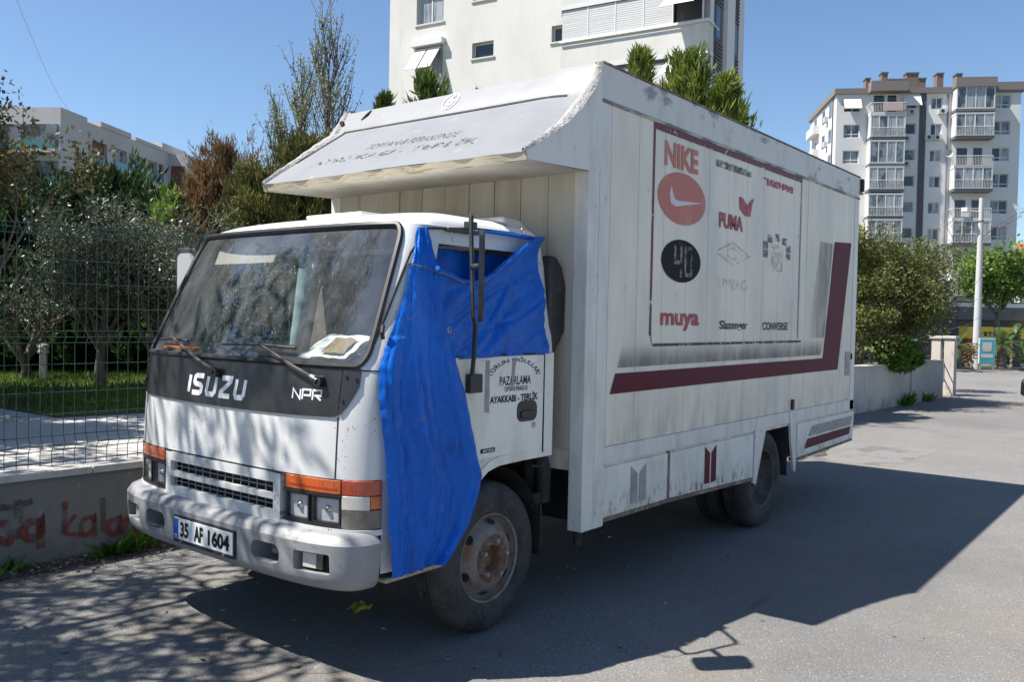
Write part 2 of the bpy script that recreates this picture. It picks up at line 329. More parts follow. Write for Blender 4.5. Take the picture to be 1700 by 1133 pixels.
# ---- cab shell
THS = [90,86,82,78,74,70,66,61,55,48,40,32,24,16,8,0]; THS = THS+[-t for t in THS[-2::-1]]
FR = [0,.05,.12,.25,.4,.55,.68,.80,.9,1.0]
rows = [.93,.99,1.05,1.10,1.17,1.25,1.30,1.35,1.40,1.455,1.50,1.60,1.70,1.80,1.90,2.0,2.06,2.10,2.15,2.165,2.18,2.195,2.21,2.223,2.235,2.243,2.25,2.262]
def xr(z): return float(np.interp(z, [.9,1.5,2.1,2.15,2.21,2.235,2.25,2.262], [1.60,1.60,1.57,1.56,1.52,1.45,1.36,1.2]))
V = []; ncol = len(FR)*2+len(THS)-2
for z in rows:
    xc, W, D = prof(z); s0 = xc+D
    for f in FR[:0:-1]: V.append((s0+(xr(z)-s0)*f, W, z))
    for t in THS: V.append(surf(t, z))
    for f in FR[1:]: V.append((s0+(xr(z)-s0)*f, -W, z))
F = []; ns = len(FR)-1; Froof = []
for j in range(len(rows)-1):
    zm = (rows[j]+rows[j+1])/2
    for i in range(ncol-1):
        if 1.455 < zm < 2.15 and ns <= i < ns+len(THS)-1 and max(abs(THS[i-ns]), abs(THS[i-ns+1])) <= 61: continue
        k = i if i < ns else (ncol-2-i)
        if 1.50 < zm < 2.06 and (i < ns or i >= ncol-1-ns):
            fi = (ns-1-i) if i < ns else (i-(ncol-1-ns))
            if FR[fi] >= .05 and FR[fi+1] <= .80: continue
        (Froof if zm > 2.15 else F).append((j*ncol+i, j*ncol+i+1, (j+1)*ncol+i+1, (j+1)*ncol+i))
    (Froof if zm > 2.15 else F).append((j*ncol, (j+1)*ncol, (j+1)*ncol+ncol-1, j*ncol+ncol-1))
Froof.append(tuple((len(rows)-1)*ncol+i for i in range(ncol)))
body = part('cab_body', MB().add(V, F), m_cab, truck, True)
roof = part('cab_roof', MB().add(V, Froof), m_roof, truck, True)
mb = MB(); lowz = [.50,.58,.66,.74,.82,.88,.93]           # lower corner skins in front of the wheel
for sgn in (1, -1):
    def fn(u, w):
        z = .50+.43*w; xe = np.interp(z, [.47,.65,.8,.9,.935], [.68,.80,.92,1.0,1.12]); return (.285+(xe-.285)*u, sgn*float(np.interp(u, [0,.2,1], [.987,.999,1.0])), z)
    mb.grid(fn, 8, 10)
parts('cab_lower_skin', mb, m_cab, body, True)
mb = MB(); pts = [(.80,.62),(.90,.76),(.96,.86),(1.03,.905),(1.12,.925),(1.30,.93),(1.60,.93)]
for a, b in zip(pts[:-1], pts[1:]):
    for sgn in (-1, 1): mb.add([(a[0],sgn*1.004,a[1]-.022),(b[0],sgn*1.004,b[1]-.022),(b[0],sgn*1.004,b[1]+.028),(a[0],sgn*1.004,a[1]+.028),(a[0],sgn*.93,a[1]-.022),(b[0],sgn*.93,b[1]-.022)],[(0,1,2,3),(0,4,5,1)])
parts('door_sill', mb, m_door, body, True)
part('cab_floor', MB().prism([(.16,-.55),(.42,-.96),(1.58,-.96),(1.58,.96),(.42,.96),(.16,.55)], 'z', .90, .935), m_under, truck)
# drip rail, cab rear corner pillar, roof vent
mb = MB()
for sgn in (-1,1):
    mb.tube([surf(sgn*61, 1.50, .006), surf(sgn*66,1.7,.008), surf(sgn*74,2.0,.01), surf(sgn*84,2.13,.012), (1.0,sgn*.915,2.16),(1.3,sgn*.915,2.165),(1.54,sgn*.912,2.145)], .007, 6)
parts('drip_rail', mb, m_blk, roof, True)
part('roof_hatch', MB().box((.86,-.17,2.262),(1.28,.32,2.285)), m_roof, roof, False, .012)
part('roof_rear_cap', MB().prism([(1.30,2.235),(1.30,2.262),(1.45,2.25),(1.555,2.19),(1.57,2.14),(1.5,2.14)], 'y', -.86, .86), m_soffit, roof, False, .01)
# door (visible left one) : skin slightly proud with seams
DZ0, DZ1 = .955, 1.492
door = part('door', MB().prism([(.50,DZ0),(1.50,DZ0),(1.505,DZ1),(.50,DZ1)], 'y', -1.007, -.985), m_door, truck, False, .004)
part('seam', MB().box((1.503,-1.0085,.935),(1.511,-1.002,1.49)).box((.5,-1.0095,1.493),(1.5,-1.002,1.503)), m_dark, door)
part('rear_pillar', MB().prism([(1.512,.935),(1.60,.935),(1.602,1.5),(1.512,1.5)], 'y', -1.006, -.95), m_door, truck, False, .004)
def rrect(cx, cz, w, h, r, n=5, sk=0):
    P = []
    for (sx, sz, a0) in ((1,1,0),(-1,1,90),(-1,-1,180),(1,-1,270)):
        for k in range(n+1):
            a = R(a0+90*k/n); P.append((cx+sx*(w/2-r)+r*math.cos(a), cz+sz*(h/2-r)+r*math.sin(a)))
    return [(x+sk*(z-cz), z) for x, z in P]
hd = part('door_handle', MB().prism(rrect(1.350,1.182,.178,.114,.042), 'y', -1.013, -1.0), m_blk, door, True, .003)
part('handle_lever', MB().prism(rrect(1.350,1.165,.125,.045,.02), 'y', -1.021, -1.011), m_gpanel, hd, True, .004)
part('lock_cylinder', MB().lathe([(0,-1.012),(.016,-1.012),(.018,-1.005)], 14, (1.415,0,1.10)), m_steel, door, True)
# door lettering
def side_art(vf, x0, z0, y=-1.009, sh=0):
    v, f = vf; return MB().add([(x0+u, y, z0+w+sh*u) for u, w in v], f)
part('lettering', side_art(textfit('AYAKKABI - TERLİK', .42, .05, bold=.028), 1.238, 1.266), m_black, door)
part('lettering', side_art(textfit('PAZARLAMA', .275, .048, bold=.016), 1.243, 1.357), m_blackw, door)
part('lettering', side_art(textfit('TOPTAN & PERAKENDE', .205, .026, bold=.016), 1.248, 1.312), m_blackw, door)
v, f = textfit('TORUN OĞULLARI', 1.0, 1.0, bold=.016); v2 = []
for u, w in v:
    a = u*2.75; k_ = 1+w*.26; v2.append((1.237+.225*k_*math.sin(a), 1.352+.108*k_*math.cos(a)+.012))
part('lettering', MB().add([(u, -1.009, w) for u, w in v2], f), m_blackw, door)
parts('tape_strip', MB().prism([(.985,1.20),(1.022,1.195),(1.02,1.47),(.99,1.47)], 'y', -1.0095, -1.0075).prism([(1.20,1.30),(1.222,1.305),(1.245,1.48),(1.215,1.48)], 'y', -1.0096, -1.0076), m_greyp, door)
part('sill_badge', MB().box((.96,-1.010,.985),(1.075,-1.0075,1.008)), m_black, door)
part('lettering', side_art(textfit('SECTION', .09, .014, bold=.02), 1.018, .9965, -1.0115), m_wht, door)
# ---- charcoal panel
def low(t):
    y = abs(surf(t, 1.25)[1]); return 1.212+ (0 if y < .78 else (.0)) + .012*(y/.83)**2 + max(0, (y-.80)/.115)**2.2*.14
tb = thy(.915, 1.35)
pan = part('charcoal_panel', slab(-thy(.832,1.3), thy(.832,1.3), low, 1.447, 0, .008, 40, 6), m_gpanel, truck, True)
for s in (-1, 1):
    e = part('end_cap', slab(s*thy(.837,1.3), s*tb, low, 1.447, 0, .010, 10, 6), m_gpanel, pan, True)
    mb = MB()
    for (yy, zz) in ((.855,1.41),(.90,1.40),(.852,1.30)):
        c = surf(s*thy(yy,zz), zz, .010); q = surf(s*thy(yy,zz), zz, .016); d = (Vector(q)-Vector(c)).normalized()
        mb.tube([c, q], .0075, 10)
    parts('bolt', mb, m_dark, e)
# ISUZU in strokes
P_ = {'I':[[(0,0),(0,1)]],
 'S':[[(.98,1),(.22,1),(.06,.9),(.06,.64),(.2,.54),(.78,.46),(.9,.36),(.9,.1),(.74,0),(-.06,0)]],
 'U':[[(.02,1),(.0,.18),(.14,0),(.72,0),(.88,.18),(.88,1)]],
 'Z':[[(-.02,1),(.92,1),(.92,.82),(.04,.20),(.04,0),(1.0,0)]]}
def word(letters, hgt, adv, t, slant=.14):
    paths = []; x = 0
    for c in letters:
        w = .0 if c == 'I' else .085
        for pl in P_[c]: paths.append([(x+px*w+slant*py*hgt*.6, py*hgt-hgt/2) for px, py in pl])
        x += w+adv
    v, f = strokes2d(paths, t); return [(u-(x-adv)/2, w_) for u, w_ in v], f
part('lettering', flat_on_front(word('ISUZU', .090, .041, .026), .062, 1.313, .0095), m_wht, pan)
def npr():
    h, w = .045, .05; A = []
    A.append([(0,0),(0,h),(w,0),(w,h)]); x = .065
    A.append([(x,0),(x,h),(x+w,h),(x+w,h*.42),(x+.008,h*.42)]); x = .13
    A.append([(x,0),(x,h),(x+w,h),(x+w,h*.45),(x+.01,h*.45)]); A.append([(x+.02,h*.45),(x+w,0)])
    v, f = strokes2d([[(p[0]-.09, p[1]-h/2) for p in pl] for pl in A], .0085); return v, f
part('lettering', flat_on_front(npr(), -.645, 1.318, .0095), m_wht, pan)
# seams of front skin
mb = slab(-80, 80, .932, .940, -.01, .0015, 50, 1)
for s in (-1,1): slab(s*thy(.829), s*thy(.835), .94, 1.225, -.01, .0015, 1, 4, mb)
slab(-thy(.915,1.45), -89, 1.436, 1.442, -.01, .002, 6, 1, mb)
parts('front_seam', mb, m_dark, body)
# ---- windscreen
zb, zt, tw = 1.455, 2.15, 61
def ws_path(inset=0, rT=7.5, rz=.085, n=6, off=.004):
    P = []
    t1, z0, z1 = tw-inset*60, zb+inset, zt-inset
    for (st, cz, sz, a0) in ((1,z1,1,0),(-1,z1,1,90),(-1,z0,-1,180),(1,z0,-1,270)):
        for k in range(n+1):
            a = R(a0+90*k/n); P.append((st*(t1-rT)+rT*math.cos(a), cz-sz*rz+rz*math.sin(a)))
    return P
def dens(P):
    out = []
    for i in range(len(P)):
        a, b = P[i], P[(i+1)%len(P)]; m = max(1, int(math.hypot((a[0]-b[0])*.012, a[1]-b[1])/.05))
        out += [(a[0]+(b[0]-a[0])*k/m, a[1]+(b[1]-a[1])*k/m) for k in range(m)]
    return out
mb = MB()
for st, z0, sz in ((1,zt,1),(-1,zt,1),(-1,zb,-1),(1,zb,-1)):
    cs = [(st*tw, z0)]; rT, rz = 7.5, .085
    for k in range(7):
        a = R(90*k/6); cs.append((st*(tw-rT+rT*math.cos(a)), z0-sz*rz+sz*rz*math.sin(a)))
    mb.add([surf(t, z, .0005) for t, z in cs], [(0, k, k+1) for k in range(1, 7)])
parts('windscreen_corner', mb, m_cab, body, True)
wpath = dens(ws_path(.004)); ring = [surf(t, z, .004) for t, z in wpath]; ring.append(ring[0]); ring.append(ring[1])
glass = part('windscreen', MB().grid(lambda u, w: surf(-tw+2*tw*u, zb+(zt-zb)*w, -.004), 40, 14), m_wind, truck, 'all')
part('gasket', MB().tube(ring, .017, 7, False), m_blk, glass, True)
wp2 = dens(ws_path(.03)); a_ = [surf(t, z, -.0065) for t, z in wpath]; 
n0 = len(a_); wi = [((t*(1-.055)), zb+.36*0+ (z-(zb+zt)/2)*.925+(zt-zb)/2) for t, z in wpath]
b_ = [surf(t, z, -.0065) for t, z in wi]
part('tint_band', MB().add(a_+b_, [(i, (i+1)%n0, n0+(i+1)%n0, n0+i) for i in range(n0)]), m_dark, glass, True)
# ---- wipers
def wiper(py, pz, by0, by1, bz):
    w = part('wiper', MB().tube([surf(thy(by0,bz),bz,.03), surf(thy((by0+by1)/2,bz),bz+.008,.034), surf(thy(by1,bz),bz,.03)], .008, 6), m_blk, truck, True)
    mb = MB(); piv = surf(thy(py,pz),pz,.03); ym = by0*.45+by1*.55; tip = surf(thy(ym,bz),bz+.012,.045)
    mid = tuple((a*.62+b*.38) for a, b in zip(piv, tip)); mid = (mid[0]-.012, mid[1], mid[2])
    mb.tube([piv, mid, tip], [.014,.011,.007], 6); part('wiper_arm', mb, m_wiper, w, True)
    q = Vector(piv); part('wiper_pivot', MB().tube([surf(thy(py,pz),pz,0), q+Vector((-.012,0,0))], .026, 10).tube([q, q*.72+Vector(mid)*.28], [.02,.017], 8), m_blk, w, True)
wiper(.06, 1.385, .72, .40, 1.535); wiper(-.725, 1.385, .065, -.525, 1.530)
# ---- grille
g = part('grille', slab(-thy(.505), thy(.505), .885, .931, -.03, .012, 30, 2), m_cab, truck, True)
mb = slab(-thy(.47), thy(.47), .803, .829, -.02, .014, 28, 2); slab(-thy(.505), thy(.505), .695, .748, -.03, .012, 30, 2, mb)
for s in (-1,1): slab(s*thy(.455), s*thy(.505), .695, .931, -.03, .0115, 4, 6, mb)
parts('grille_bar', mb, m_cab, g, True)
part('grille_back', slab(-thy(.47), thy(.47), .72, .92, -.07, -.06, 12, 1), m_dark, g)
mb = MB()
for i in range(14):
    y = -.44+i*.88/13; slab(thy(y-.0012), thy(y+.0012), .745, .888, -.012, -.008, 1, 1, mb) if abs(y) > .02 else None
for z in (.775,.857): slab(-thy(.455), thy(.455), z-.002, z+.002, -.012, -.0075, 24, 1, mb)
part('grille_mesh', mb, m_bump, g)
part('bumper_gap', slab(-80, 80, .60, .70, -.10, -.06, 40, 1), m_dark, truck)
m_galv0 = mat('bulb_chrome', (.55,.55,.56), .15, .9)
# ---- lamps
def lampset(s):
    T = lambda y: s*thy(y)
    h = part('headlamp', slab(T(.515), s*81, .71, .938, -.08, -.045, 20, 2), m_blk, truck, True)
    part('lamp_trim', slab(T(.505), s*81.5, .686, .712, -.03, .010, 24, 1), m_cab, h, True)
    part('amber_lens', slab(T(.535), T(.862), .870, .936, -.04, .004, 12, 3), m_amber, h, True, .004)
    part('lens_groove', slab(T(.56), T(.845), .889, .899, 0, .0055, 10, 1), m_redlens, h, True)
    parts('lamp_bezel', slab(T(.52), T(.868), .857, .869, -.04, .006, 12, 1, slab(T(.52), T(.868), .714, .728, -.04, .004, 12, 1, slab(T(.688), T(.708), .728, .857, -.04, -.008, 2, 1))), m_gpanel, h, True)
    for a, b in ((.535,.688),(.708,.862)):
        l = part('lamp_reflector', slab(T(a+.006), T(b-.006), .732, .853, -.04, -.022, 8, 6), m_refl, h, True)
        ym = (a+b)/2; c0 = surf(T(ym), .792, -.020); q0 = surf(T(ym), .792, -.008)
        part('bulb_shield', MB().tube([c0, q0], [.020,.010], 14), m_galv0, l, True)
        part('lens_frame', slab(T(a), T(a+.009), .728, .857, -.03, .001, 1, 2, slab(T(b-.009), T(b), .728, .857, -.03, .001, 1, 2, slab(T(a+.009), T(b-.009), .728, .737, -.03, .001, 6, 1, slab(T(a+.009), T(b-.009), .848, .857, -.03, .001, 6, 1)))), m_gpanel, l, True)
        part('lamp_glass', slab(T(a+.003), T(b-.003), .729, .856, -.010, -.004, 8, 4), m_lens, l, True)
    part('signal_lens', slab(T(.868), s*81.3, .868, .938, -.04, .005, 8, 3), m_redlens, h, True, .003)
    part('marker_lens', slab(T(.868), s*72, .802, .866, -.04, .005, 6, 3), m_clear, h, True, .003)
    part('marker_lens', slab(s*72.3, s*81.3, .806, .866, -.04, .0055, 6, 3), m_amber, h, True, .003)
    part('smoked_lens', slab(T(.868), s*81.3, .715, .802, -.04, .004, 8, 3), m_smoke, h, True, .003)
lampset(-1); lampset(1)
# ---- bumper
def bpr(z): return 0.0, 1.015, .28
prof_b = [(.13,.705),(.05,.700),(.022,.688),(.004,.66),(0,.655),(.004,.55),(.010,.50),(.022,.462),(.045,.442),(.08,.436),(.13,.436)]
bt = [89.5,86,82,77,70,62,54,46,38,30,22,14,7,0]; bt = bt+[-t for t in bt[-2::-1]]
vs = []; 
ends = [(.30,1.012)]
for t in bt:
    for d, z in prof_b: vs.append(surf(t, z, -d, bpr))
m_ = len(prof_b); fs = [(i*m_+k, (i+1)*m_+k, (i+1)*m_+(k+1)%m_, i*m_+(k+1)%m_) for i in range(len(bt)-1) for k in range(m_)]
fs += [tuple(range(m_)), tuple((len(bt)-1)*m_+k for k in range(m_-1,-1,-1))]
bump = part('bumper', MB().add(vs, fs), m_bump, truck)
cut = []
def cutter(y, z, w, h, r):
    c = link('c', MB().prism([(a, b) for a, b in rrect(y, z, w, h, r)], 'x', -.3, .45).mesh('c')); cut.append(c)
for s in (-1,1):
    cutter(s*.488,.568,.205,.095,.042); cutter(s*.785,.566,.20,.094,.012)
c = link('c', MB().box((-.2,-.275,.47),(.012,.29,.63)).mesh('c')); cut.append(c)
boolean(bump, cut)
part('bumper_back', slab(-78, 78, .45, .69, -.15, -.135, 40, 1, pr=bpr), m_dark, bump)
me = bump.data; me.polygons.foreach_set('use_smooth', [True]*len(me.polygons)); me.set_sharp_from_angle(angle=R(35))
for s in (-1,1):
    mb = slab(s*thy(.69,pr=bpr), s*thy(.88,pr=bpr), .52, .616, -.09, -.06, 6, 1, pr=bpr)
    fl = part('fog_lamp', mb, m_dark, bump)
    part('fog_reflector', slab(s*thy(.72,pr=bpr), s*thy(.83,pr=bpr), .53, .606, -.05, -.035, 6, 4, pr=bpr), m_smoke, fl, True, .004)
    part('fog_glass', slab(s*thy(.722,pr=bpr), s*thy(.80,pr=bpr), .535, .60, -.033, -.028, 6, 3, pr=bpr), m_clear, fl, True)
    part('tow_hook', MB().tube([(.16,s*.44,.56),(.10,s*.44,.562),(.075,s*.485,.562),(.10,s*.53,.56),(.16,s*.53,.56)], .016, 8), m_rail, bump, True)
# licence plate
pl = part('licence_plate', MB().box((-.006,-.252,.505),(.0,.272,.617)), m_plaque, bump, False, .003)
part('plate_holder', MB().box((-.0035,-.262,.487),(.008,.282,.625)), m_blk, pl, False, .003)
part('plate_blue_band', MB().box((-.0075,.230,.508),(-.0055,.268,.614)), m_eub, pl)
def pt(body, y, w): 
    v, f = textfit(body, w, .080, bold=.04); return MB().add([(-.008, y-u, .562+q) for u, q in v], f)
for body_, y, w in (('35', .172, .075), ('AF', .042, .078), ('1604', -.135, .185)): part('lettering', pt(body_, y, w), m_black, pl)
v, f = textfit('TR', .024, .02, bold=.02); part('lettering', MB().add([(-.0085, .249-u, .522+q) for u, q in v], f), m_wht, pl)
parts('plate_screw', MB().tube([(-.012,.20,.498),(-.004,.20,.498)], .006, 8).tube([(-.012,-.18,.498),(-.004,-.18,.498)], .006, 8), m_steel, pl)
# ---- step under the tarp
part('step', MB().box((.31,-1.0,.448),(.70,-.80,.472)), m_lip, truck, False, .008)
part('front_inner_guard', MB().box((.22,-.96,.50),(.28,.96,.70)).box((.28,-.93,.5),(.62,-.90,.93)), m_under, truck)
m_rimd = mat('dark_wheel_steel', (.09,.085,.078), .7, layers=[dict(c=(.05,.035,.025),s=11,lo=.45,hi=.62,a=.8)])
# ---- wheels
def wheel(x, y, s, front, label):
    w = part('wheel', MB().lathe([(.225,.02),(.245,.005),(.30,-.006),(.345,-.002),(.375,.010),(.392,.028),(.402,.05),(.405,.075),(.405,.088),(.397,.090),(.397,.098),(.405,.100),(.405,.118),(.397,.120),(.397,.128),(.405,.130),(.405,.150),(.398,.18),(.37,.20),(.30,.212),(.225,.20)], 56), m_rub, truck, True)
    w.location = (x, y, .405); w.scale = (1, -s, 1); w['label'] = label   # outer face towards -y for s=-1
    w.scale = (1, 1, 1) if s < 0 else (1, -1, 1)
    if front: pr_ = [(.243,.012),(.238,.006),(.228,.012),(.222,.04),(.212,.055),(.195,.045),(.172,.014),(.150,-.004),(.125,-.010)]
    else: pr_ = [(.243,.012),(.238,.006),(.228,.012),(.220,.05),(.205,.09),(.185,.12),(.155,.125),(.12,.125)]
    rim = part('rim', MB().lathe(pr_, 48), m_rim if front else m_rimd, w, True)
    if front:
        mb = MB()
        for k in range(6):
            a = R(60*k+22); c = (math.cos(a)*.192, .032, math.sin(a)*.192); n = 12; vs = []
            er, et = Vector((math.cos(a)*.6,-.75,math.sin(a)*.6)).normalized(), Vector((-math.sin(a),0,math.cos(a)))
            e2 = Vector((math.cos(a)*.023, .030, math.sin(a)*.023))
            vs = [Vector((c[0],c[1]-.007,c[2]))+et*.027*math.cos(2*math.pi*q/n)+e2*.55*math.sin(2*math.pi*q/n) for q in range(n)]
            mb.add(vs, [tuple(range(n))])
        parts('hand_hole', mb, m_dark, rim)
    y0 = -.010 if front else .125
    hub = part('hub', MB().lathe([(.128,y0),(.105,y0-.003),(.075,y0+.002),(.066,y0+.018),(.060,y0+.045 if front else y0-.05),(.03,y0+.045 if front else y0-.06),(0,y0+.045 if front else y0-.06)], 36), m_rimr, w, True)
    mb = MB()
    for k in range(5 if front else 6):
        a = R((72 if front else 60)*k+10); cx, cz = math.cos(a)*.097, math.sin(a)*.097
        mb.lathe([(.0,-.03),(.012,-.03),(.015,-.022),(.017,0)], 6, (cx, y0, cz))
    parts('lug_nut', mb, m_steel, hub, True)
    return w
wheel(1.10, -.9765, -1, True, 'front left wheel with rusty hub'); wheel(1.10, .9765, 1, True, 'front right wheel')
for s, lb in ((-1,'left'),(1,'right')):
    wheel(4.465, s*1.115, s, False, 'outer rear '+lb+' wheel'); wheel(4.465, s*.86, s, False, 'inner rear '+lb+' wheel')
# ---- chassis
ch = part('chassis', MB().box((.35,-.42,.52),(6.6,-.34,.72)), m_under, truck)
parts('chassis_member', MB().box((.35,.34,.52),(6.6,.42,.72)).box((1.0,-.9,.36),(1.2,.9,.46)).box((4.38,-.85,.33),(4.55,.85,.48)), m_under, ch)
part('engine_block', MB().box((.7,-.36,.42),(1.7,.36,.92)), m_under, ch, False, .03)
part('fuel_tank', MB().box((2.0,-.95,.42),(3.2,-.45,.8)), m_under, ch, False, .05)
part('spare_carrier', MB().box((5.2,-.5,.40),(6.1,.5,.60)), m_under, ch, False, .05)
parts('leaf_spring', MB().tube([(.55,-.5,.58),(1.1,-.5,.44),(1.65,-.5,.58)], .03, 6).tube([(3.8,-.52,.6),(4.465,-.52,.44),(5.1,-.52,.6)], .035, 6), m_under, ch)
mg = MB()
for s in (-1,1):
    arc = [(1.10+.475*math.cos(R(a)), .42+.475*math.sin(R(a))) for a in range(-12, 181, 12)]
    mg.add([(x, s*y, z) for x, z in arc for y in (.70,.955)], [(2*i,2*i+1,2*i+3,2*i+2) for i in range(len(arc)-1)])
parts('front_mudguard', mg, m_under, truck, True)
mg = MB().box((1.575,-.95,.32),(1.585,-.70,.62)).box((1.52,-.93,.60),(1.60,-.60,.68)).tube([(1.62,-.90,.90),(1.64,-.92,.80),(1.66,-.90,.62)], .045, 10).tube([(1.66,-.80,1.0),(1.68,-.80,.55)], .055, 10).tube([(1.45,-.97,.86),(1.52,-.985,.85),(1.56,-.985,.90),(1.56,-.96,.93)], .008, 6)
parts('under_fitting', mg, m_under, truck, True)
# air intake behind the cab
sn = part('air_intake', MB().prism([(1.575,1.50),(1.645,1.50),(1.74,1.62),(1.745,1.88),(1.70,2.0),(1.64,2.055),(1.575,2.06)], 'y', -.985, -.78), m_blk, truck, True, .02)
part('intake_pipe', MB().tube([(1.635,-.87,1.55),(1.64,-.87,1.3),(1.64,-.85,1.0)], .06, 12), m_blk, sn, True)
part('cab_rear_fill', MB().box((1.585,-.93,.95),(1.60,.93,2.05)), m_under, truck)
m_ac0 = mat('mirror_back_grey', (.42,.43,.43), .4)
# ---- mirrors
def mirror(pts, c, yawdeg, w, h, br, nm):
    a = part('mirror_arm', MB().tube(pts, .0115, 8), m_blk, truck, True); a['label'] = nm
    t = Vector((math.cos(R(yawdeg)), math.sin(R(yawdeg)), 0)); n = Vector((-t.y, t.x, 0)); C_ = Vector(c)
    vs = []; poly = rrect(0, 0, w, h, .05)
    P2 = [C_+t*u+Vector((0,0,1))*q for u, q in poly]; k = len(P2)
    for d, sh in ((-.015,.93),(-.008,1),(.012,1)):
        vs += [C_+(p-C_)*sh+n*d for p in P2]
    fs = [tuple(range(k-1,-1,-1)), tuple(range(2*k,3*k))]+[(r*k+i, r*k+(i+1)%k, (r+1)*k+(i+1)%k, (r+1)*k+i) for r in (0,1) for i in range(k)]
    hdm = part('mirror_head', MB().add(vs, fs), m_blk, a, True)
    part('mirror_glass', MB().add([C_+(p-C_)*.93+n*.0135 for p in P2], [tuple(range(k))]), m_mirr, hdm)
    if nm.startswith('right'): part('mirror_back', MB().add([C_+(p-C_)*.80-n*.0165 for p in P2], [tuple(range(k))]), m_ac0, hdm)
    parts('arm_bracket', br, m_blk, a, True, .004)
    return a
mirror([(.93,-.93,2.17),(.86,-1.0,2.185),(.795,-1.055,2.205),(.765,-1.085,2.19),(.755,-1.095,2.12),(.70,-1.16,1.78),(.70,-1.165,1.70),(.745,-1.14,1.655),(.80,-1.09,1.52),(.84,-1.045,1.42),(.855,-1.02,1.365)],
       (.625,-1.275,1.888), 40.5, .17, .43, MB().box((.83,-1.045,1.31),(.925,-1.008,1.405)).box((.76,-.945,2.125),(1.0,-.915,2.147)).box((.90,-.95,2.15),(.97,-.915,2.19)).tube([(.728,-1.13,1.94),(.64,-1.262,1.935)], .016, 8), 'left mirror arm')
mirror([(.75,.93,2.16),(.72,1.02,2.175),(.69,1.16,2.16),(.68,1.20,2.10),(.67,1.215,1.9),(.72,1.15,1.55),(.80,1.02,1.40)], (.66,1.27,1.93), -80, .19, .36,
       MB().box((.80,1.0,1.34),(.89,1.03,1.42)).box((.72,.9,2.14),(.79,.94,2.18)).tube([(.675,1.21,1.95),(.665,1.262,1.95)], .014, 8), 'right mirror arm')
# ---- interior
part('dashboard', MB().prism([(.205,1.43),(.30,1.45),(.46,1.445),(.52,1.36),(.50,1.05),(.22,1.05)], 'y', -.79, .79), m_dash, truck, True, .02)
sw = part('steering_wheel', MB(), m_blk, truck)
c = Vector((.66,-.45,1.50)); ax = Vector((-.55,0,.84)).normalized(); e1 = Vector((0,1,0)); e2 = ax.cross(e1); rp = [c+(e1*math.cos(2*math.pi*k/28)+e2*math.sin(2*math.pi*k/28))*.21 for k in range(30)]
sw.data = MB().tube(rp, .015, 7, False).tube([c-e1*.2, c-ax*.04, c+e1*.2], .016, 6).tube([c-ax*.04, c-e2*.2], .016, 6).tube([c, c-ax*.25], .03, 8).mesh('steering_wheel', True); sw.data.materials.append(m_blk)
for y0, y1 in ((-.88,-.13),(-.12,.88)):
    st = part('seat', MB().box((.85,y0,1.10),(1.38,y1,1.30)), m_seat, truck, True, .05, 3)
    part('backrest', MB().prism([(1.28,1.25),(1.42,1.25),(1.52,1.9),(1.42,1.9)], 'y', y0, y1), m_seat, st, True, .04, 3)
part('sun_visor', MB().prism([(.545,2.115),(.555,2.12),(.50,1.98),(.49,1.975)], 'y', .13, .70), m_beige, truck, True, .006)
part('cabin_curtain', MB().tube([(.62,-.02,2.10),(.60,-.04,1.95),(.50,-.06,1.52)], [.05,.055,.03], 10), mat('curtain_teal', (.30,.42,.42), .8), truck, True)
part('rear_lining', MB().box((1.535,-.90,.95),(1.55,.90,2.10)), m_int, truck)
part('headliner', MB().box((.62,-.82,2.135),(1.5,.82,2.15)), m_beige, truck)
# ================================================================ CARGO BOX
X0, X1, YB, ZT, XJ = 1.735, 6.73, 1.131, 3.197, 1.85
box = part('cargo_box', MB().prism([(X0+.02,.80),(X1-.02,.80),(X1-.02,ZT-.03),(XJ+.012,ZT-.03),(XJ+.012,2.58),(X0+.02,2.55)], 'y', -YB+.012, YB-.012), m_box, truck)
xs = list(np.linspace(1.97, 6.60, 15)); ws = xs[1]-xs[0]
pm = MB().box((.003,-.006,.93),(ws-.003,.006,2.99)).mesh('side_panel')
pm.materials.append(m_box)
for s in (-1, 1):
    for x in xs[:-1]:
        o = link('side_panel', pm, None, box); o.location = (x, s*(YB-.007), 0); 
        o.rotation_euler = (random.uniform(-.0006,.0006), 0, random.uniform(-.002,.002))
        bv = o.modifiers.new('bevel','BEVEL'); bv.width = .003; bv.segments = 1
ys = np.linspace(-1.05, 1.05, 11); wf = ys[1]-ys[0]
pm = MB().box((-.006,.003,.93),(.006,wf-.003,2.56)).mesh('front_panel'); pm.materials.append(m_fwall)
for y in ys[:-1]:
    o = link('front_panel', pm, None, box); o.location = (X0+.010, y, 0); o.rotation_euler = (0, random.uniform(-.001,.001), random.uniform(-.004,.004))
fr = part('corner_post', MB().box((X0-.004,-YB-.002,.45),(XJ-.004,-YB+.10,2.60)), m_trim, box, False, .006)
part('corner_post', MB().box((X0-.004,YB-.10,.45),(XJ-.004,YB+.002,2.60)), m_trim, box, False, .006)
part('corner_post', MB().box((XJ,-YB-.001,.45),(1.965,-YB+.05,2.99)), m_trim, box, False, .004)
part('post_foot', MB().lathe([(.0,.36),(.025,.36),(.03,.45)], 12, (1.80,-1.06,0), 'z'), m_under, box, True)
part('corner_post', MB().box((6.605,-YB-.003,.82),(X1,-YB+.10,2.995)), m_trim, box, False, .006)
part('corner_post', MB().box((6.605,YB-.10,.82),(X1,YB+.003,2.995)), m_trim, box, False, .006)
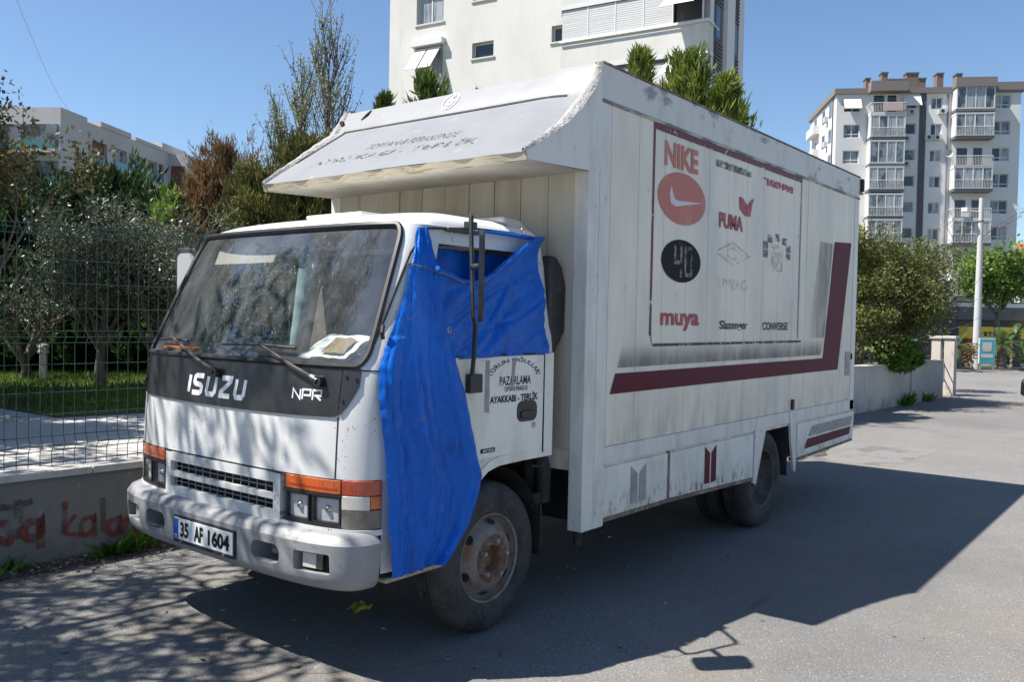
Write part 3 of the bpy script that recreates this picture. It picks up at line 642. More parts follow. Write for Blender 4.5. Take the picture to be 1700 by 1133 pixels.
for s in (-1,1):
    y0, y1 = s*(YB+.004), s*(YB-.06)
    part('top_fascia', MB().box((XJ,y0,2.992),(X1+.005,y1,ZT)), m_fascia, box, False, .006)
    part('fascia_strip', MB().box((XJ+.01,s*(YB+.010),2.972),(X1,s*(YB-.01),2.990)), m_rail if s > 0 else mat('fascia_gap_sealant', (.17,.17,.175), .7, layers=[dict(c=(.5,.49,.45),s=(3,3,9),lo=.46,hi=.54,a=.9)]), box, False, .004)
    part('bottom_rail', MB().box((XJ+.005,s*(YB+.003),.822),(X1-.002,s*(YB-.06),.928)), m_trim, box, False, .006)
    part('roof_edge', MB().box((XJ-.0,s*(YB+.008),ZT),(X1+.008,s*(YB-.05),ZT+.012)), m_rail, box)
part('rear_frame', MB().box((X1-.018,-YB,.82),(X1+.004,YB,ZT-.002)), m_trim, box)
part('rear_hinge', MB().box((X1+.005,-YB-.03,3.06),(X1+.07,-YB+.03,3.19)), m_under, box, False, .01)
part('gutter_bracket', MB().box((X1-.02,-YB-.02,3.03),(X1+.06,-YB-.004,3.05)), m_rail, box)
# skirts
def toolbox(x0, x1, zb0, zb1, nm='skirt_door'):
    o = part(nm, MB().prism([(x0,zb0),(x1,zb1),(x1,.805),(x0,.805)], 'y', -YB-.004, -YB+.02), m_skirt, box, False, .004)
    part('skirt_sill', MB().prism([(x0,zb0-.028),(x1,zb1-.028),(x1,zb1-.002),(x0,zb0-.002)], 'y', -YB+.0, -YB+.06), m_rail, o)
    return o
d1 = toolbox(1.857, 2.757, .50, .495); d2 = toolbox(2.797, 4.19, .494, .452)
part('skirt_back', MB().box((1.86,-YB+.022,.50),(4.15,-YB+.05,.82)), m_dark, box)
part('skirt_post', MB().box((2.762,-YB-.003,.47),(2.792,-YB+.02,.815)), m_rail, box)
d3 = part('skirt_door', MB().prism([(5.15,.50),(6.72,.525),(6.75,.805),(5.15,.805)], 'y', -YB-.006, -YB+.02), m_skirt, box, False, .004)
part('skirt_sill', MB().prism([(5.13,.47),(6.72,.50),(6.72,.523),(5.13,.498)], 'y', -YB-.002, -YB+.06), m_rail, d3)
part('skirt_back', MB().box((4.99,-YB+.022,.52),(6.7,-YB+.05,.82)), m_dark, box)
part('arch_bracket', MB().prism([(4.195,.40),(4.245,.39),(4.43,.83),(4.40,.93),(4.25,.93),(4.21,.83)], 'y', -YB-.012, -YB+.012), m_trim, box, False, .004)
part('arch_bracket', MB().prism([(4.93,.93),(5.10,.93),(5.125,.60),(5.11,.385),(5.085,.385),(5.0,.62),(4.97,.80)], 'y', -YB-.012, -YB+.012), m_trim, box, False, .004)
part('rear_mud_flap', MB().box((4.98,-1.11,.36),(4.99,-.62,.80)), m_under, box)
part('side_marker', MB().box((4.985,-YB-.022,.94),(5.03,-YB-.002,1.03)), m_blk, box, False, .006)
parts('wheel_arch_liner', MB().box((4.1,-YB+.03,.80),(5.0,-.6,.82)).box((4.15,-.62,.5),(5.0,-.60,.8)), m_dark, box)
# maroon arrow emblems
def emblem(x, z0, z1, w, mt, p):
    for s in (-1, 1):
        a, b = x+s*.012*w/.1, x+s*w
        part('emblem_bar', MB().add([(a,-YB-.0065,z0),(b,-YB-.0065,z0+.004),(b,-YB-.0065,z1),(a,-YB-.0065,z1-.055)], [(0,1,2,3)]), mt, p)
emblem(2.37, .535, .775, .095, m_greyp, d1); emblem(3.41, .515, .79, .095, m_maroon, d2)
part('maroon_band', MB().add([(5.33,-YB-.0085,.560),(6.60,-YB-.0085,.580),(6.64,-YB-.0085,.655),(5.40,-YB-.0085,.645)], [(0,1,2,3)]), m_maroon, d3)
part('grey_band', MB().add([(5.42,-YB-.0085,.665),(6.645,-YB-.0085,.672),(6.68,-YB-.0085,.76),(5.52,-YB-.0085,.755)], [(0,1,2,3)]), m_greyp, d3)
# painted stripe and frame on the side
YP = -YB-.0035
def flat(P): return MB().add([(x, YP, z) for x, z in P], [tuple(range(len(P)))])
part('maroon_stripe', MB().add([(x, YP, z) for x, z in ((2.009,1.245),(6.20,1.252),(5.765,1.372),(2.066,1.368),(6.51,2.513),(6.018,2.486))], [(0,1,2,3),(1,4,5,2)]), m_maroon, box)
def fademat(name, col, axis, a, b):
    m = bpy.data.materials.new(name); m.use_nodes = True; t = m.node_tree; N = t.nodes; K = t.links; bs = N['Principled BSDF']
    bs.inputs['Base Color'].default_value = (*col, 1); bs.inputs['Roughness'].default_value = .6
    ge = N.new('ShaderNodeNewGeometry'); sp = N.new('ShaderNodeSeparateXYZ'); K.new(ge.outputs['Position'], sp.inputs[0])
    r = N.new('ShaderNodeMapRange'); K.new(sp.outputs[axis], r.inputs[0]); r.inputs[1].default_value = a; r.inputs[2].default_value = b; r.interpolation_type = 'SMOOTHSTEP'
    q = N.new('ShaderNodeTexNoise'); q.inputs['Scale'].default_value = 1; q.inputs['Detail'].default_value = 5
    mp = N.new('ShaderNodeMapping'); mp.inputs['Scale'].default_value = (9,9,3); K.new(ge.outputs['Position'], mp.inputs[0]); K.new(mp.outputs[0], q.inputs[0])
    r2 = N.new('ShaderNodeMapRange'); K.new(q.outputs[0], r2.inputs[0]); r2.inputs[1].default_value = .25; r2.inputs[2].default_value = .75; r2.inputs[3].default_value = .25; r2.inputs[4].default_value = .8
    mu = N.new('ShaderNodeMath'); mu.operation = 'MULTIPLY'; K.new(r.outputs[0], mu.inputs[0]); K.new(r2.outputs[0], mu.inputs[1]); K.new(mu.outputs[0], bs.inputs['Alpha']); return m
part('airbrushed_shade', flat([(2.09,1.402),(5.70,1.405),(5.78,1.56),(2.14,1.56)]), fademat('airbrush_low', (.15,.135,.125), 2, 1.575, 1.40), box)
part('airbrushed_shade', flat([(5.36,1.565),(5.785,1.565),(5.965,2.46),(5.62,2.46)]), fademat('airbrush_side', (.17,.16,.15), 0, 5.25, 5.95), box)
part('airbrushed_shade', flat([(2.52,1.528),(5.18,1.528),(5.18,1.546),(2.52,1.546)]), m_blackw2, box)
def strip(x0, z0, x1, z1): return flat([(x0,z0),(x1,z0),(x1,z1),(x0,z1)])
part('sign_frame', strip(2.468,2.93,5.11,2.972).add([(x, YP, z) for x, z in ((2.468,1.60),(2.492,1.60),(2.492,2.93),(2.468,2.93))], [(0,1,2,3)]), m_maroonw, box)
part('sign_frame', strip(5.088,1.56,5.11,2.93).add([(x, YP, z) for x, z in ((2.50,1.535),(2.515,1.535),(2.488,1.62),(2.475,1.62))], [(0,1,2,3)]), mat('faded_maroon_line', (.34,.25,.27), .6, alpha=(14,.33,.45)), box)
def P2(px, py): q = onp(px, py, 'y', -YB); return q[0], q[2]
def side(vf, px, py): x, z = P2(px, py); return side_art(vf, x, z, YP)
def span(xa, ya, xb, yb): a, b = P2(xa, ya), P2(xb, yb); return abs(b[0]-a[0]), abs(b[1]-a[1])
# sneaker logos
part('lettering', side(textfit('NIKE', .48, .165, bold=.035), 1132, 262), m_red, box)
x, z = P2(1133, 331); n = 40
part('logo_disc', MB().add([(x+.345*math.cos(2*math.pi*k/n), YP, z+.175*math.sin(2*math.pi*k/n)) for k in range(n)], [tuple(range(n))]), m_red, box)
sw_ = [(-.17,.075),(-.19,.02),(-.175,-.045),(-.10,-.06),(.05,-.035),(.30,.005),(.05,-.01),(-.06,-.018),(-.115,-.012),(-.14,.02)]
part('logo_mark', MB().add([(x+a, YP-.0015, z+b) for a, b in sw_], [(0,1,9),(1,2,8,9),(2,3,7,8),(3,4,6,7),(4,5,6)]), mat('logo_white', (.62,.60,.58), .55), box)
x, z = P2(1131, 434); part('logo_disc', MB().add([(x+.285*math.cos(2*math.pi*k/n), YP, z+.145*math.sin(2*math.pi*k/n)) for k in range(n)], [tuple(range(n))]), m_black, box)
v, f = strokes2d([[(-.10,.10),(-.10,-.01),(0,-.01)],[(-.01,.10),(-.01,-.11)],[(.05,-.1),(.05,.09),(.14,.09),(.14,-.09),(.05,-.09)]], .028)
part('logo_mark', MB().add([(x+a, YP-.0015, z+b) for a, b in v], f), m_faint, box)
def mosaic(px0, py0, px1, py1, nx, nz, mt, fill, shape=None):
    a, b = P2(px0, py0), P2(px1, py1); x0, x1 = a[0], b[0]; z0, z1 = min(a[1], b[1]), max(a[1], b[1]); mb = MB()
    for i in range(nx):
        for j in range(nz):
            if (shape and not shape(i/(nx-1), j/(nz-1))) or random.random() > fill: continue
            u0, u1 = x0+(x1-x0)*i/nx, x0+(x1-x0)*(i+1)/nx; w0, w1 = z0+(z1-z0)*j/nz, z0+(z1-z0)*(j+1)/nz
            mb.add([(u0,YP,w0),(u1,YP,w0),(u1,YP,w1),(u0,YP,w1)], [(0,1,2,3)])
    return mb
parts('worn_logo', mosaic(1190, 262, 1250, 298, 20, 7, m_black, .72, lambda u, w: .12 < w+.0*u < .95), mat('worn_dark_logo', (.10,.10,.10), .6, layers=[dict(c=(.4,.4,.39),s=14,lo=.45,hi=.6,a=.8)]), box)
parts('worn_logo', mosaic(1268, 292, 1316, 326, 18, 8, m_redd, .8, lambda u, w: .2 < w < .9 and (w > .75 or u > .1)), m_redd, box)
part('lettering', side(textfit('PUMA', .42, .115, bold=.04), 1214, 369), m_redd, box)
x, z = P2(1237, 341); part('logo_mark', MB().add([(x+a*.8, YP-.001, z+b*.8) for a, b in ((-.12,-.05),(0,-.10),(.12,-.10),(.16,.02),(.20,.09),(.13,.06),(.05,.0),(-.06,.06),(-.14,.07))], [tuple(range(9))]), m_redd, box)
v, f = strokes2d([[(-.30,0),(0,.085),(.30,0),(0,-.085),(-.30,0)],[(-.16,0),(0,.045),(.16,0),(0,-.045),(-.16,0)]], .016); part('logo_mark', side((v, f), 1217, 422), m_faint, box)
part('lettering', side(textfit('UMBRO', .52, .085), 1217, 473), m_faint, box)
x, z = P2(1290, 423); mb = MB()
for k in range(7):
    a = R(-20+220*k/6); cx, cz = x+.26*math.cos(a), z+.03+.11*math.sin(a); mb.add([(cx-.045,YP,cz-.03),(cx+.045,YP,cz-.03),(cx+.045,YP,cz+.03),(cx-.045,YP,cz+.03)], [(0,1,2,3)])
parts('worn_logo', mb, mat('worn_logo_ink', (.14,.14,.15), .6, alpha=(22,.42,.5)), box)
parts('worn_logo', MB().add([(x+a, YP, z+b) for a, b in ((-.12,-.14),(.12,-.14),(.14,.08),(-.14,.08))], [(0,1,2,3)]), m_faint, box)
part('lettering', side(textfit('muya', .56, .12, bold=.03), 1129, 535), m_redd, box)
part('lettering', side(textfit('Slazenger', .50, .085, bold=.02), 1218, 542), m_blackw, box)
part('lettering', side(textfit('CONVERSE', .55, .066, bold=.02), 1287, 542), m_blackw, box)
part('access_flap', MB().box((6.43,-YB-.005,1.18),(6.56,-YB,1.42)), m_greyp, box)
part('access_flap', MB().box((6.60,-YB-.006,1.34),(6.64,-YB,1.40)), m_under, box)
# ---- canopy over the cab
can = [(XJ,3.185),(1.815,3.10),(1.758,3.016),(1.64,2.895),(1.494,2.777),(1.31,2.67),(1.133,2.571)]
can2 = [(XJ,3.185),(1.785,3.10),(1.72,3.006),(1.43,2.792),(1.133,2.571)]       # flat sloping panel creased near the top
def _on(P, t):
    L = [0]
    for a, b in zip(P[:-1], P[1:]): L.append(L[-1]+math.hypot(a[0]-b[0], a[1]-b[1]))
    q = t*L[-1]; return float(np.interp(q, L, [p[0] for p in P])), float(np.interp(q, L, [p[1] for p in P]))
def canf(t, y=0):                                         # the left end of the panel sags into the curved cheek
    k = min(1, max(0, (-y-.80)/.33)); k = k*k*(3-2*k); a, b = _on(can2, t), _on(can, t); return a[0]*(1-k)+b[0]*k, a[1]*(1-k)+b[1]*k
m_blackc = mat('faded_canopy_print', (.07,.07,.072), .6, alpha=((34,24,40),.36,.52)); m_blackc2 = mat('peeled_canopy_print', (.06,.06,.062), .6, alpha=((26,18,30),.44,.55))
cpy = part('canopy', MB().grid(lambda u, w: (canf(w, -YB+2*YB*u)[0], -YB+2*YB*u, canf(w, -YB+2*YB*u)[1]+.004*math.sin(u*9+w*4)*w), 48, 32), m_canopy, truck, True)
part('canopy_lip', MB().grid(lambda u, w: (1.133+.006*math.sin(u*40)+.012*w, -YB+2*YB*u, 2.571-.045*w-.006*abs(math.sin(u*23))*w), 60, 2), m_lip, cpy, True)
part('canopy_soffit', MB().grid(lambda u, w: (1.145+(X0+.02-1.145)*w, -YB+2*YB*u, 2.527+.022*w), 10, 4), m_soffit, cpy)
for s in (-1,1):
    poly = (can if s < 0 else can2)+[(1.145,2.527),(X0,2.552),(XJ,2.56)]
    mb = MB().add([(x, s*(YB+.003), z) for x, z in poly], [tuple(range(len(poly)))]); part('canopy_cheek', mb, m_trim, cpy)
    # lumpy sealed edge
    def edge(u, w, s=s):
        x, z = canf(u, s*YB); j = .012*mnoise.noise((x*14, s*3, z*14)); wd_ = .035+.085*(1-abs(2*u-.75))*.8
        o = math.sin(w*math.pi)*(.022+j); return (x-o*.75, s*(YB+.006-w*max(.03,wd_)+j*.6), z+o*.66)
    part('sealed_edge', MB().grid(edge, 40, 6), m_edge, cpy, True)
part('canopy_groove', MB().grid(lambda u, w: (canf(.221+.018*w, -.97+1.96*u)[0]-.004, -.97+1.96*u, canf(.221+.018*w, -.97+1.96*u)[1]+.004), 20, 1), m_under, cpy)
part('canopy_groove', MB().grid(lambda u, w: (canf(.22+.47*u)[0]-.004, .985+.11*u-.025*w, canf(.22+.47*u)[1]+.003), 12, 1), m_under, cpy)
part('canopy_dent', MB().tube([(canf(.01)[0]-.006,.83,canf(.01)[1]),(canf(.06)[0]-.006,.84,canf(.06)[1]),(canf(.11)[0]-.006,.875,canf(.11)[1])], [.003,.012,.003], 6), m_under, cpy)
part('marker_hole', MB().lathe([(0,0),(.022,0),(.024,.012)], 12, (canf(.12)[0]-.02,1.07,canf(.12)[1]), 'x'), m_under, cpy)
def can_art(vf, yc, tc):
    v, f = vf; out = []; L = 1.0
    for u, w in v:
        x, z = canf(tc-w/.97); out.append((x-.0035, yc-u, z+.0035))
    return MB().add(out, f)
part('lettering', can_art(textfit('TOPTAN & PERAKENDE', .81, .075, bold=-.004, shear=.15), .015, .60), m_blackc, cpy)
part('lettering', can_art(textfit('AYAKKABI - TERLİK', 1.47, .095, bold=-.004, shear=.15), .105, .735), m_blackc2, cpy)
v, f = text2d('6', .15, .004); part('lettering', can_art((v, f), .02, .085), m_wht, cpy)
n = 24; ri = [(.062*math.cos(2*math.pi*k/n), .075*math.sin(2*math.pi*k/n)) for k in range(n+1)]
part('lettering', can_art(strokes2d([ri], .010), .02, .085), m_wht, cpy)
# ================================================================ TARPAULIN
tarp = thing('tarpaulin', 'crumpled blue tarpaulin hung over the left door and corner of the truck cab', 'tarpaulin', (.5,-1.0,.49))
def tpart(name, mb, mt, smooth=False, bevel=0):
    o = part(name, mb, mt, tarp, smooth, bevel); o.location = (-.5, 1.0, -.49); return o
def cab_y(x, z):
    xc, W, D = prof(z); q = (x-xc)/D
    return -W if q >= 1 else -W*max(0, 1-(1-max(q,0))**NEXP)**(1/NEXP)
zl = [.50,.66,.96,1.2,1.322,1.45,1.569,1.75,1.966,2.13]; xl = [.315,.30,.29,.268,.255,.27,.315,.415,.505,.575]
zr_ = [.48,.643,.80,.875,1.15,1.48,1.80,1.97,2.13]; xr_ = [.665,.825,.90,.935,.84,.745,.69,.655,.625]
def fold(x, z): 
    return mnoise.noise((x*5.5+z*1.3, 2.2, z*.9))
def sheetA(u, w):
    z = .485+1.645*w; x = np.interp(z, zl, xl)*(1-u)+np.interp(z, zr_, xr_)*u
    amp = np.interp(z, [.5,1.3,1.6,2.13], [1,1,.6,.25])
    ph = u*6.0+.8*z; f_ = .5+.5*math.sin(ph*2.3+1.5*mnoise.noise((z*1.2,u*2,3)))
    y = cab_y(x, z)-.016-.040*amp*f_**1.6*(.3+.7*u)-.022*amp*abs(fold(x, z))-.010*amp*abs(math.sin(u*19+z*2.2+2*mnoise.noise((z*2,u*3,8))))
    if u < .22: y -= .030*amp*math.sin(u/.22*math.pi)*(1 if z < 1.6 else .3); 
    y += .012*amp*max(0, 1-abs(mnoise.noise((u*5.5+z*.5, z*.9-u*1.2, 4)))*9)+.0035*max(0, 1-abs(mnoise.noise((x*13+z*4, z*6, 9)))*6)
    x2 = x-.018*amp*(1-u)*(1+mnoise.noise((z*4, 1.1, 0)))*(1 if .7 < z < 1.55 else .2)+.006*mnoise.noise((z*16,u*9,0))
    return (x2, y-.004*mnoise.noise((x*26,z*20,5)), z+(.012*mnoise.noise((u*5,0,0)) if w < .02 else 0))
tpart('door_sheet', MB().grid(sheetA, 70, 150), m_tarp, 'all')
tx = [.60,.70,.80,.90,1.02,1.15,1.30,1.43,1.54]; tz = [1.93,1.90,1.87,1.865,1.91,1.985,2.07,2.135,2.15]
def sheetB(u, w):
    xe = 1.535-.065*w; x = .61+(xe-.61)*u; zt_ = np.interp(x, tx, tz); z0 = 1.478+.02*u; z = z0+(zt_-z0)*w
    if u > .98: x += .012*w
    d = (x-.75)*.62+z   # diagonal folds rising to the right
    sag = (math.sin((z*2.2-x*1.45)*7.5+.8*mnoise.noise((x*2,z*2,6)))*.5+.5)**1.8
    y = min(cab_y(x, min(z, 2.1)), -.93)-.020-.034*sag*w**.7*(1-.5*u)-.026*abs(mnoise.noise((x*3,z*7-x*5,1)))-.015*math.exp(-((w-1)/.06)**2)
    da, db = x*.80+z*.60, -x*.60+z*.80
    y += .013*max(0, 1-abs(mnoise.noise((da*1.5, db*6.5, 7)))*8)*min(1, w*4)+.003*max(0, 1-abs(mnoise.noise((da*5, db*12, 2)))*6)
    if w < .04: y += .006
    return (x, y, z)
tpart('window_sheet', MB().grid(sheetB, 90, 60), m_tarp, 'all')
hem = [sheetB(u, 1) for u in np.linspace(.0, 1, 24)]
tpart('rolled_hem', MB().tube([(x, y-.004, z+.004) for x, y, z in hem], .013, 7), m_tarp, True)
tpart('rolled_hem', MB().tube([(1.0,-.93,2.148),(1.15,-.945,2.150),(1.28,-.955,2.148),(1.40,-.955,2.145),(1.50,-.95,2.15)], [.004,.01,.012,.014,.008], 7), m_tarp, True)
tpart('inner_sheet', MB().grid(lambda u, w: (.58+.80*u, -.80+.03*math.sin(u*11)+.02*math.sin(w*5+u*4), 1.50+.55*w), 30, 16), m_tarp, 'all')
mb = MB()
for (px, py) in ((746,548),(787,591),(868,383)):
    q = onp(px, py, 'y', -1.062); rg = [(q[0]+.011*math.cos(2*math.pi*k/14), q[1], q[2]+.013*math.sin(2*math.pi*k/14)) for k in range(16)]; mb.tube(rg, .0035, 5, False)
for o in parts('eyelet', mb, m_steel, tarp, True): o.location = (-.5, 1.0, -.49)
cd_ = [onp(675,437,'y',-.93), onp(700,443,'y',-1.02), onp(735,455,'y',-1.07), onp(772,472,'y',-1.13)]
tpart('tie_cord', MB().tube(cd_, .0035, 5), m_rub)
mb = MB()
for px, py in ((668,447),(636,552)):
    q = onp(px, py, 'x', np.interp(py, [447,552], [.50,.30])); mb.tube([(q[0],q[1],q[2]-.03),(q[0]-.012,q[1]-.006,q[2]),(q[0],q[1],q[2]+.03)], .010, 7)
parts('pillar_clip', mb, m_blk, truck, True)
# papers on the dashboard, orange marker
pp = thing('paper_sheets', 'white printed papers lying on the dashboard behind the windscreen', 'papers', (.33,-.72,1.47))
def crum(x0, x1, y0, y1, z, s, tilt):
    return MB().grid(lambda u, w: (x0+(x1-x0)*u-.33, y0+(y1-y0)*w+.03*u+.72, z+tilt*u+.012*mnoise.noise((u*4+s,w*4,s))-1.47), 10, 10)
part('sheet', crum(.225,.46,-.80,-.42,1.472,1,.12), m_paper, pp); part('sheet', crum(.22,.40,-.80,-.50,1.490,3,.10), m_paper, pp); part('card', crum(.235,.36,-.76,-.60,1.512,5,.07), m_card, pp)
og = tag(part('warning_triangle_case', MB().box((.19,.42,1.462),(.24,.74,1.50)), m_orange, None, False, .012), 'orange plastic case lying on the dashboard behind the left wiper', 'case')
# ================================================================ SETTING
WN = Vector((-.0594, -.9982, 0))                                     # garden wall runs along x, slightly turned
def wy(x): return 2.06-.0595*x
def wl(x, off, z): return (x, wy(x)+off, z)
m_asph = mat('asphalt', (.185,.178,.166), .88, layers=[dict(c=(.135,.131,.126),s=1.1,d=6,lo=.4,hi=.7,a=.6), dict(c=(.21,.203,.192),s=2.7,d=6,lo=.5,hi=.75,a=.5),
   dict(c=(.42,.41,.39),s=85,d=3,lo=.60,hi=.66,a=.8), dict(c=(.065,.065,.067),s=75,d=3,lo=.57,hi=.64,a=.75,seed=8), dict(c=(.6,.58,.55),s=45,d=2,lo=.72,hi=.75,a=.8,seed=12), dict(c=(.05,.05,.05),s=(1.2,5,1),d=5,lo=.66,hi=.74,a=.5,seed=14), dict(c=(.22,.18,.13),s=.9,d=7,lo=.52,hi=.75,a=.55,seed=21), dict(c=(.10,.098,.095),s=.35,d=8,lo=.5,hi=.68,a=.5,seed=25)], bump=(110,.5,.012))
m_ground = mat('bare_ground', (.17,.15,.12), .95, layers=[dict(c=(.1,.12,.05),s=.4,lo=.4,hi=.6,a=.7)])
def poly(P, z): return MB().add([(x, y, z) for x, y in P], [tuple(range(len(P)))])
struct('ground', poly([(-900,-900),(900,-900),(900,900),(-900,900)], -.03), m_ground)
struct('road', poly([(-40,-40),(60,-40),(60,-8),(36.2,wy(36)+2.6),(34.5,wy(34)+9),(20.0,wy(20)+9),(20.0,wy(20)+.25),(-40,wy(-40)+.25)], 0), m_asph)
struct('oil_stain', MB().add([(8.6+.75*math.cos(a)*(1+.25*math.sin(3*a+1)), .0+.16*math.sin(a)*(1+.3*math.sin(4*a)), .004) for a in np.linspace(0, 2*math.pi, 28)[:-1]], [tuple(range(27))]), mat('oil_stain', (.075,.055,.045), .7, alpha=((3,9,1),.33,.6)))
m_plas = mat('wall_plaster', (.20,.20,.185), .9, layers=[dict(c=(.17,.17,.15),s=2.2,d=6,lo=.42,hi=.7,a=.7), dict(c=(.15,.14,.12),s=(9,9,3),lo=.56,hi=.72,a=.6), dict(c=(.12,.115,.1),s=7,lo=.4,hi=.6,a=.75,zr=(.26,.0,0,1)), dict(c=(.33,.32,.3),s=12,lo=.64,hi=.7,a=.6)], bump=(26,.35,.012))
m_plas2 = mat('far_wall_plaster', (.52,.47,.41), .9, layers=[dict(c=(.36,.32,.27),s=1.3,d=6,lo=.45,hi=.7,a=.6), dict(c=(.2,.18,.15),s=(6,6,2),lo=.6,hi=.72,a=.6), dict(c=(.14,.13,.11),s=4,lo=.4,hi=.65,a=.8,zr=(.3,0,0,1))], bump=(20,.3,.012))
m_cope = mat('coping_stone', (.52,.50,.46), .8, layers=[dict(c=(.3,.29,.26),s=18,lo=.45,hi=.65,a=.6), dict(c=(.12,.11,.1),s=45,lo=.6,hi=.7,a=.6)], bump=(40,.4,.01))
def wallbox(mb, x0, x1, o0, o1, z0, z1):
    n = max(1, int((x1-x0)/.5)); vs = []
    P = [wl(x0,o0,z0),wl(x1,o0,z0),wl(x1,o1,z0),wl(x0,o1,z0),wl(x0,o0,z1),wl(x1,o0,z1),wl(x1,o1,z1),wl(x0,o1,z1)]
    return mb.add(P, [(0,3,2,1),(4,5,6,7),(0,1,5,4),(1,2,6,5),(2,3,7,6),(3,0,4,7)])
w1 = thing('garden_wall', 'low rendered garden wall with red graffiti and stone coping beneath the wire fence', 'wall', (0,0,0))
part('wall', wallbox(MB(), -9, 8.6, 0, .22, -.02, .572), m_plas, w1)
for k in range(15): part('coping', wallbox(MB(), -8.95+k*1.17, -8.955+(k+1)*1.17, -.035, .26, .572, .622), m_cope, w1, False, .006)
# graffiti on the wall face
p0 = np.array(wl(0,-.004,0)); nn = np.array([.0594,.9982,0])
def gz(x, y): return onwall(x*260/1637, 800+y*180/1133, p0, nn)      # measured on the wall face
G_ = [([(-60,470),(20,440),(70,460),(110,560),(90,640),(20,620),(-40,600)],.05,0), ([(185,190),(190,330),(200,450),(205,600)],.05,1), ([(-10,270),(120,270),(230,240),(340,200)],.042,1), ([(420,430),(300,430),(250,520),(300,600),(400,560),(425,420),(425,700)],.055,0),
  ([(680,210),(675,380),(660,560)],.035,0), ([(790,350),(700,470),(690,545),(800,550),(880,560)],.028,0), ([(980,370),(880,390),(840,480),(880,560),(960,500),(985,370),(985,580)],.032,0), ([(1070,170),(1078,330),(1078,530)],.035,2), ([(1250,390),(1150,420),(1120,500),(1180,560),(1240,480),(1250,390),(1250,560)],.04,0), ([(1400,370),(1330,390),(1300,480),(1330,550),(1400,480),(1410,390),(1430,560)],.045,0)]
m_gr = [mat('graffiti_red', (.21,.05,.035), .8, alpha=((11,11,11),.30,.62)), mat('graffiti_brown', (.10,.075,.065), .8, alpha=((11,11,11),.32,.62)), mat('graffiti_tan', (.12,.095,.06), .8, alpha=((11,11,11),.32,.62))]
def smoothline(P, n=5):
    P = [np.array(p, float) for p in P]; out = []
    for i in range(len(P)-1):
        a, b, c, d = P[max(i-1,0)], P[i], P[i+1], P[min(i+2,len(P)-1)]
        for k in range(n):
            t = k/n; out.append(.5*((2*b)+(-a+c)*t+(2*a-5*b+4*c-d)*t*t+(-a+3*b-3*c+d)*t**3))
    return out+[P[-1]]
for i, (pl_, t, mi) in enumerate(G_):
    q = [gz(*p) for p in smoothline(pl_)]; vf = strokes2d([[(a[0]*1.0018, a[2]) for a in q]], t)
    part('graffiti_stroke', MB().add([wl(u, -.004-.0006*i, w) for u, w in vf[0]], vf[1]), m_gr[mi], w1)
w2 = thing('plaster_wall', 'beige rendered wall beyond the truck leading to the gate pillars', 'wall', (0,0,0))
part('wall', wallbox(MB(), 8.62, 20.0, -.03, .20, -.02, .86), m_plas2, w2)
part('coping', wallbox(MB(), 8.62, 19.98, -.045, .215, .86, .90), m_plas2, w2, False, .005)
def pillar(px0, px1, pyt, Z, lab, base=0.0):
    c = at((px0+px1)/2, 650, Z); w = (px1-px0)/FPX*Z; zt_ = at((px0+px1)/2, pyt, Z)[2]
    t = thing('gate_pillar', lab, 'pillar', (c[0], c[1], base), R(-3.4), 'rendered pillars along the far wall')
    part('shaft', MB().box((-w/2,-w/2,0),(w/2,w/2,zt_-base-.07)), m_plas2, t, False, .008)
    part('cap', MB().box((-w/2-.035,-w/2-.035,zt_-base-.07),(w/2+.035,w/2+.035,zt_-base)), m_cope, t, False, .01)
pillar(1568, 1584, 558, 21.3, 'tall pale gate pillar standing on the road at the end of the wall'); pillar(1546, 1561, 558, 21.5, 'pale pillar on the wall end just left of the tall gate pillar', .3)
pillar(1503, 1515, 562, 18.9, 'grey pillar on top of the far wall beside the big bush', .3)
ra = thing('wall_railing', 'black iron railing on the far wall between two pillars', 'railing', (0,0,0)); m_iron = mat('black_iron', (.02,.02,.022), .5)
a_, b_ = at(1517, 600, 19.2), at(1545, 600, 21.2)
for k in range(11):
    q = a_+(b_-a_)*k/10; part('bar', MB().tube([(q[0],q[1],.90),(q[0],q[1],1.36)], .011, 6), m_iron, ra)
for z in (.98,1.32): part('rail', MB().tube([(a_[0],a_[1],z),(b_[0],b_[1],z)], .014, 6), m_iron, ra)
# terrace, path and lawn behind the wall
TZ = .575
m_conc = mat('terrace_concrete', (.50,.48,.44), .85, layers=[dict(c=(.34,.33,.3),s=1.5,d=6,lo=.4,hi=.7,a=.6), dict(c=(.2,.19,.17),s=30,lo=.6,hi=.7,a=.5)], bump=(30,.2,.01))
m_soil = mat('garden_soil', (.09,.075,.05), .95, layers=[dict(c=(.05,.08,.02),s=2,lo=.4,hi=.6,a=.8)])
m_lawn = mat('lawn_turf', (.07,.11,.025), .95, layers=[dict(c=(.13,.17,.04),s=2,lo=.4,hi=.6,a=.6), dict(c=(.12,.10,.05),s=5,lo=.55,hi=.7,a=.6)])
struct('terrace', MB().add([wl(-30,.22,TZ),wl(20.1,.22,TZ),(20.1,60,TZ),(-30,60,TZ)], [(0,1,2,3)]), m_soil)
struct('path', MB().add([wl(-20,.26,TZ+.005),wl(9,.26,TZ+.005),(9,3.7,TZ+.005),(2.36,5.07,TZ+.005),(1.60,5.24,TZ+.005),(1.2,16,TZ+.005),(-20,16,TZ+.005)], [tuple(range(7))]), m_conc)
struct('lawn', poly([(1.62,5.26),(2.38,5.09),(9,3.73),(9,13),(1.25,13)], TZ+.012), m_lawn)
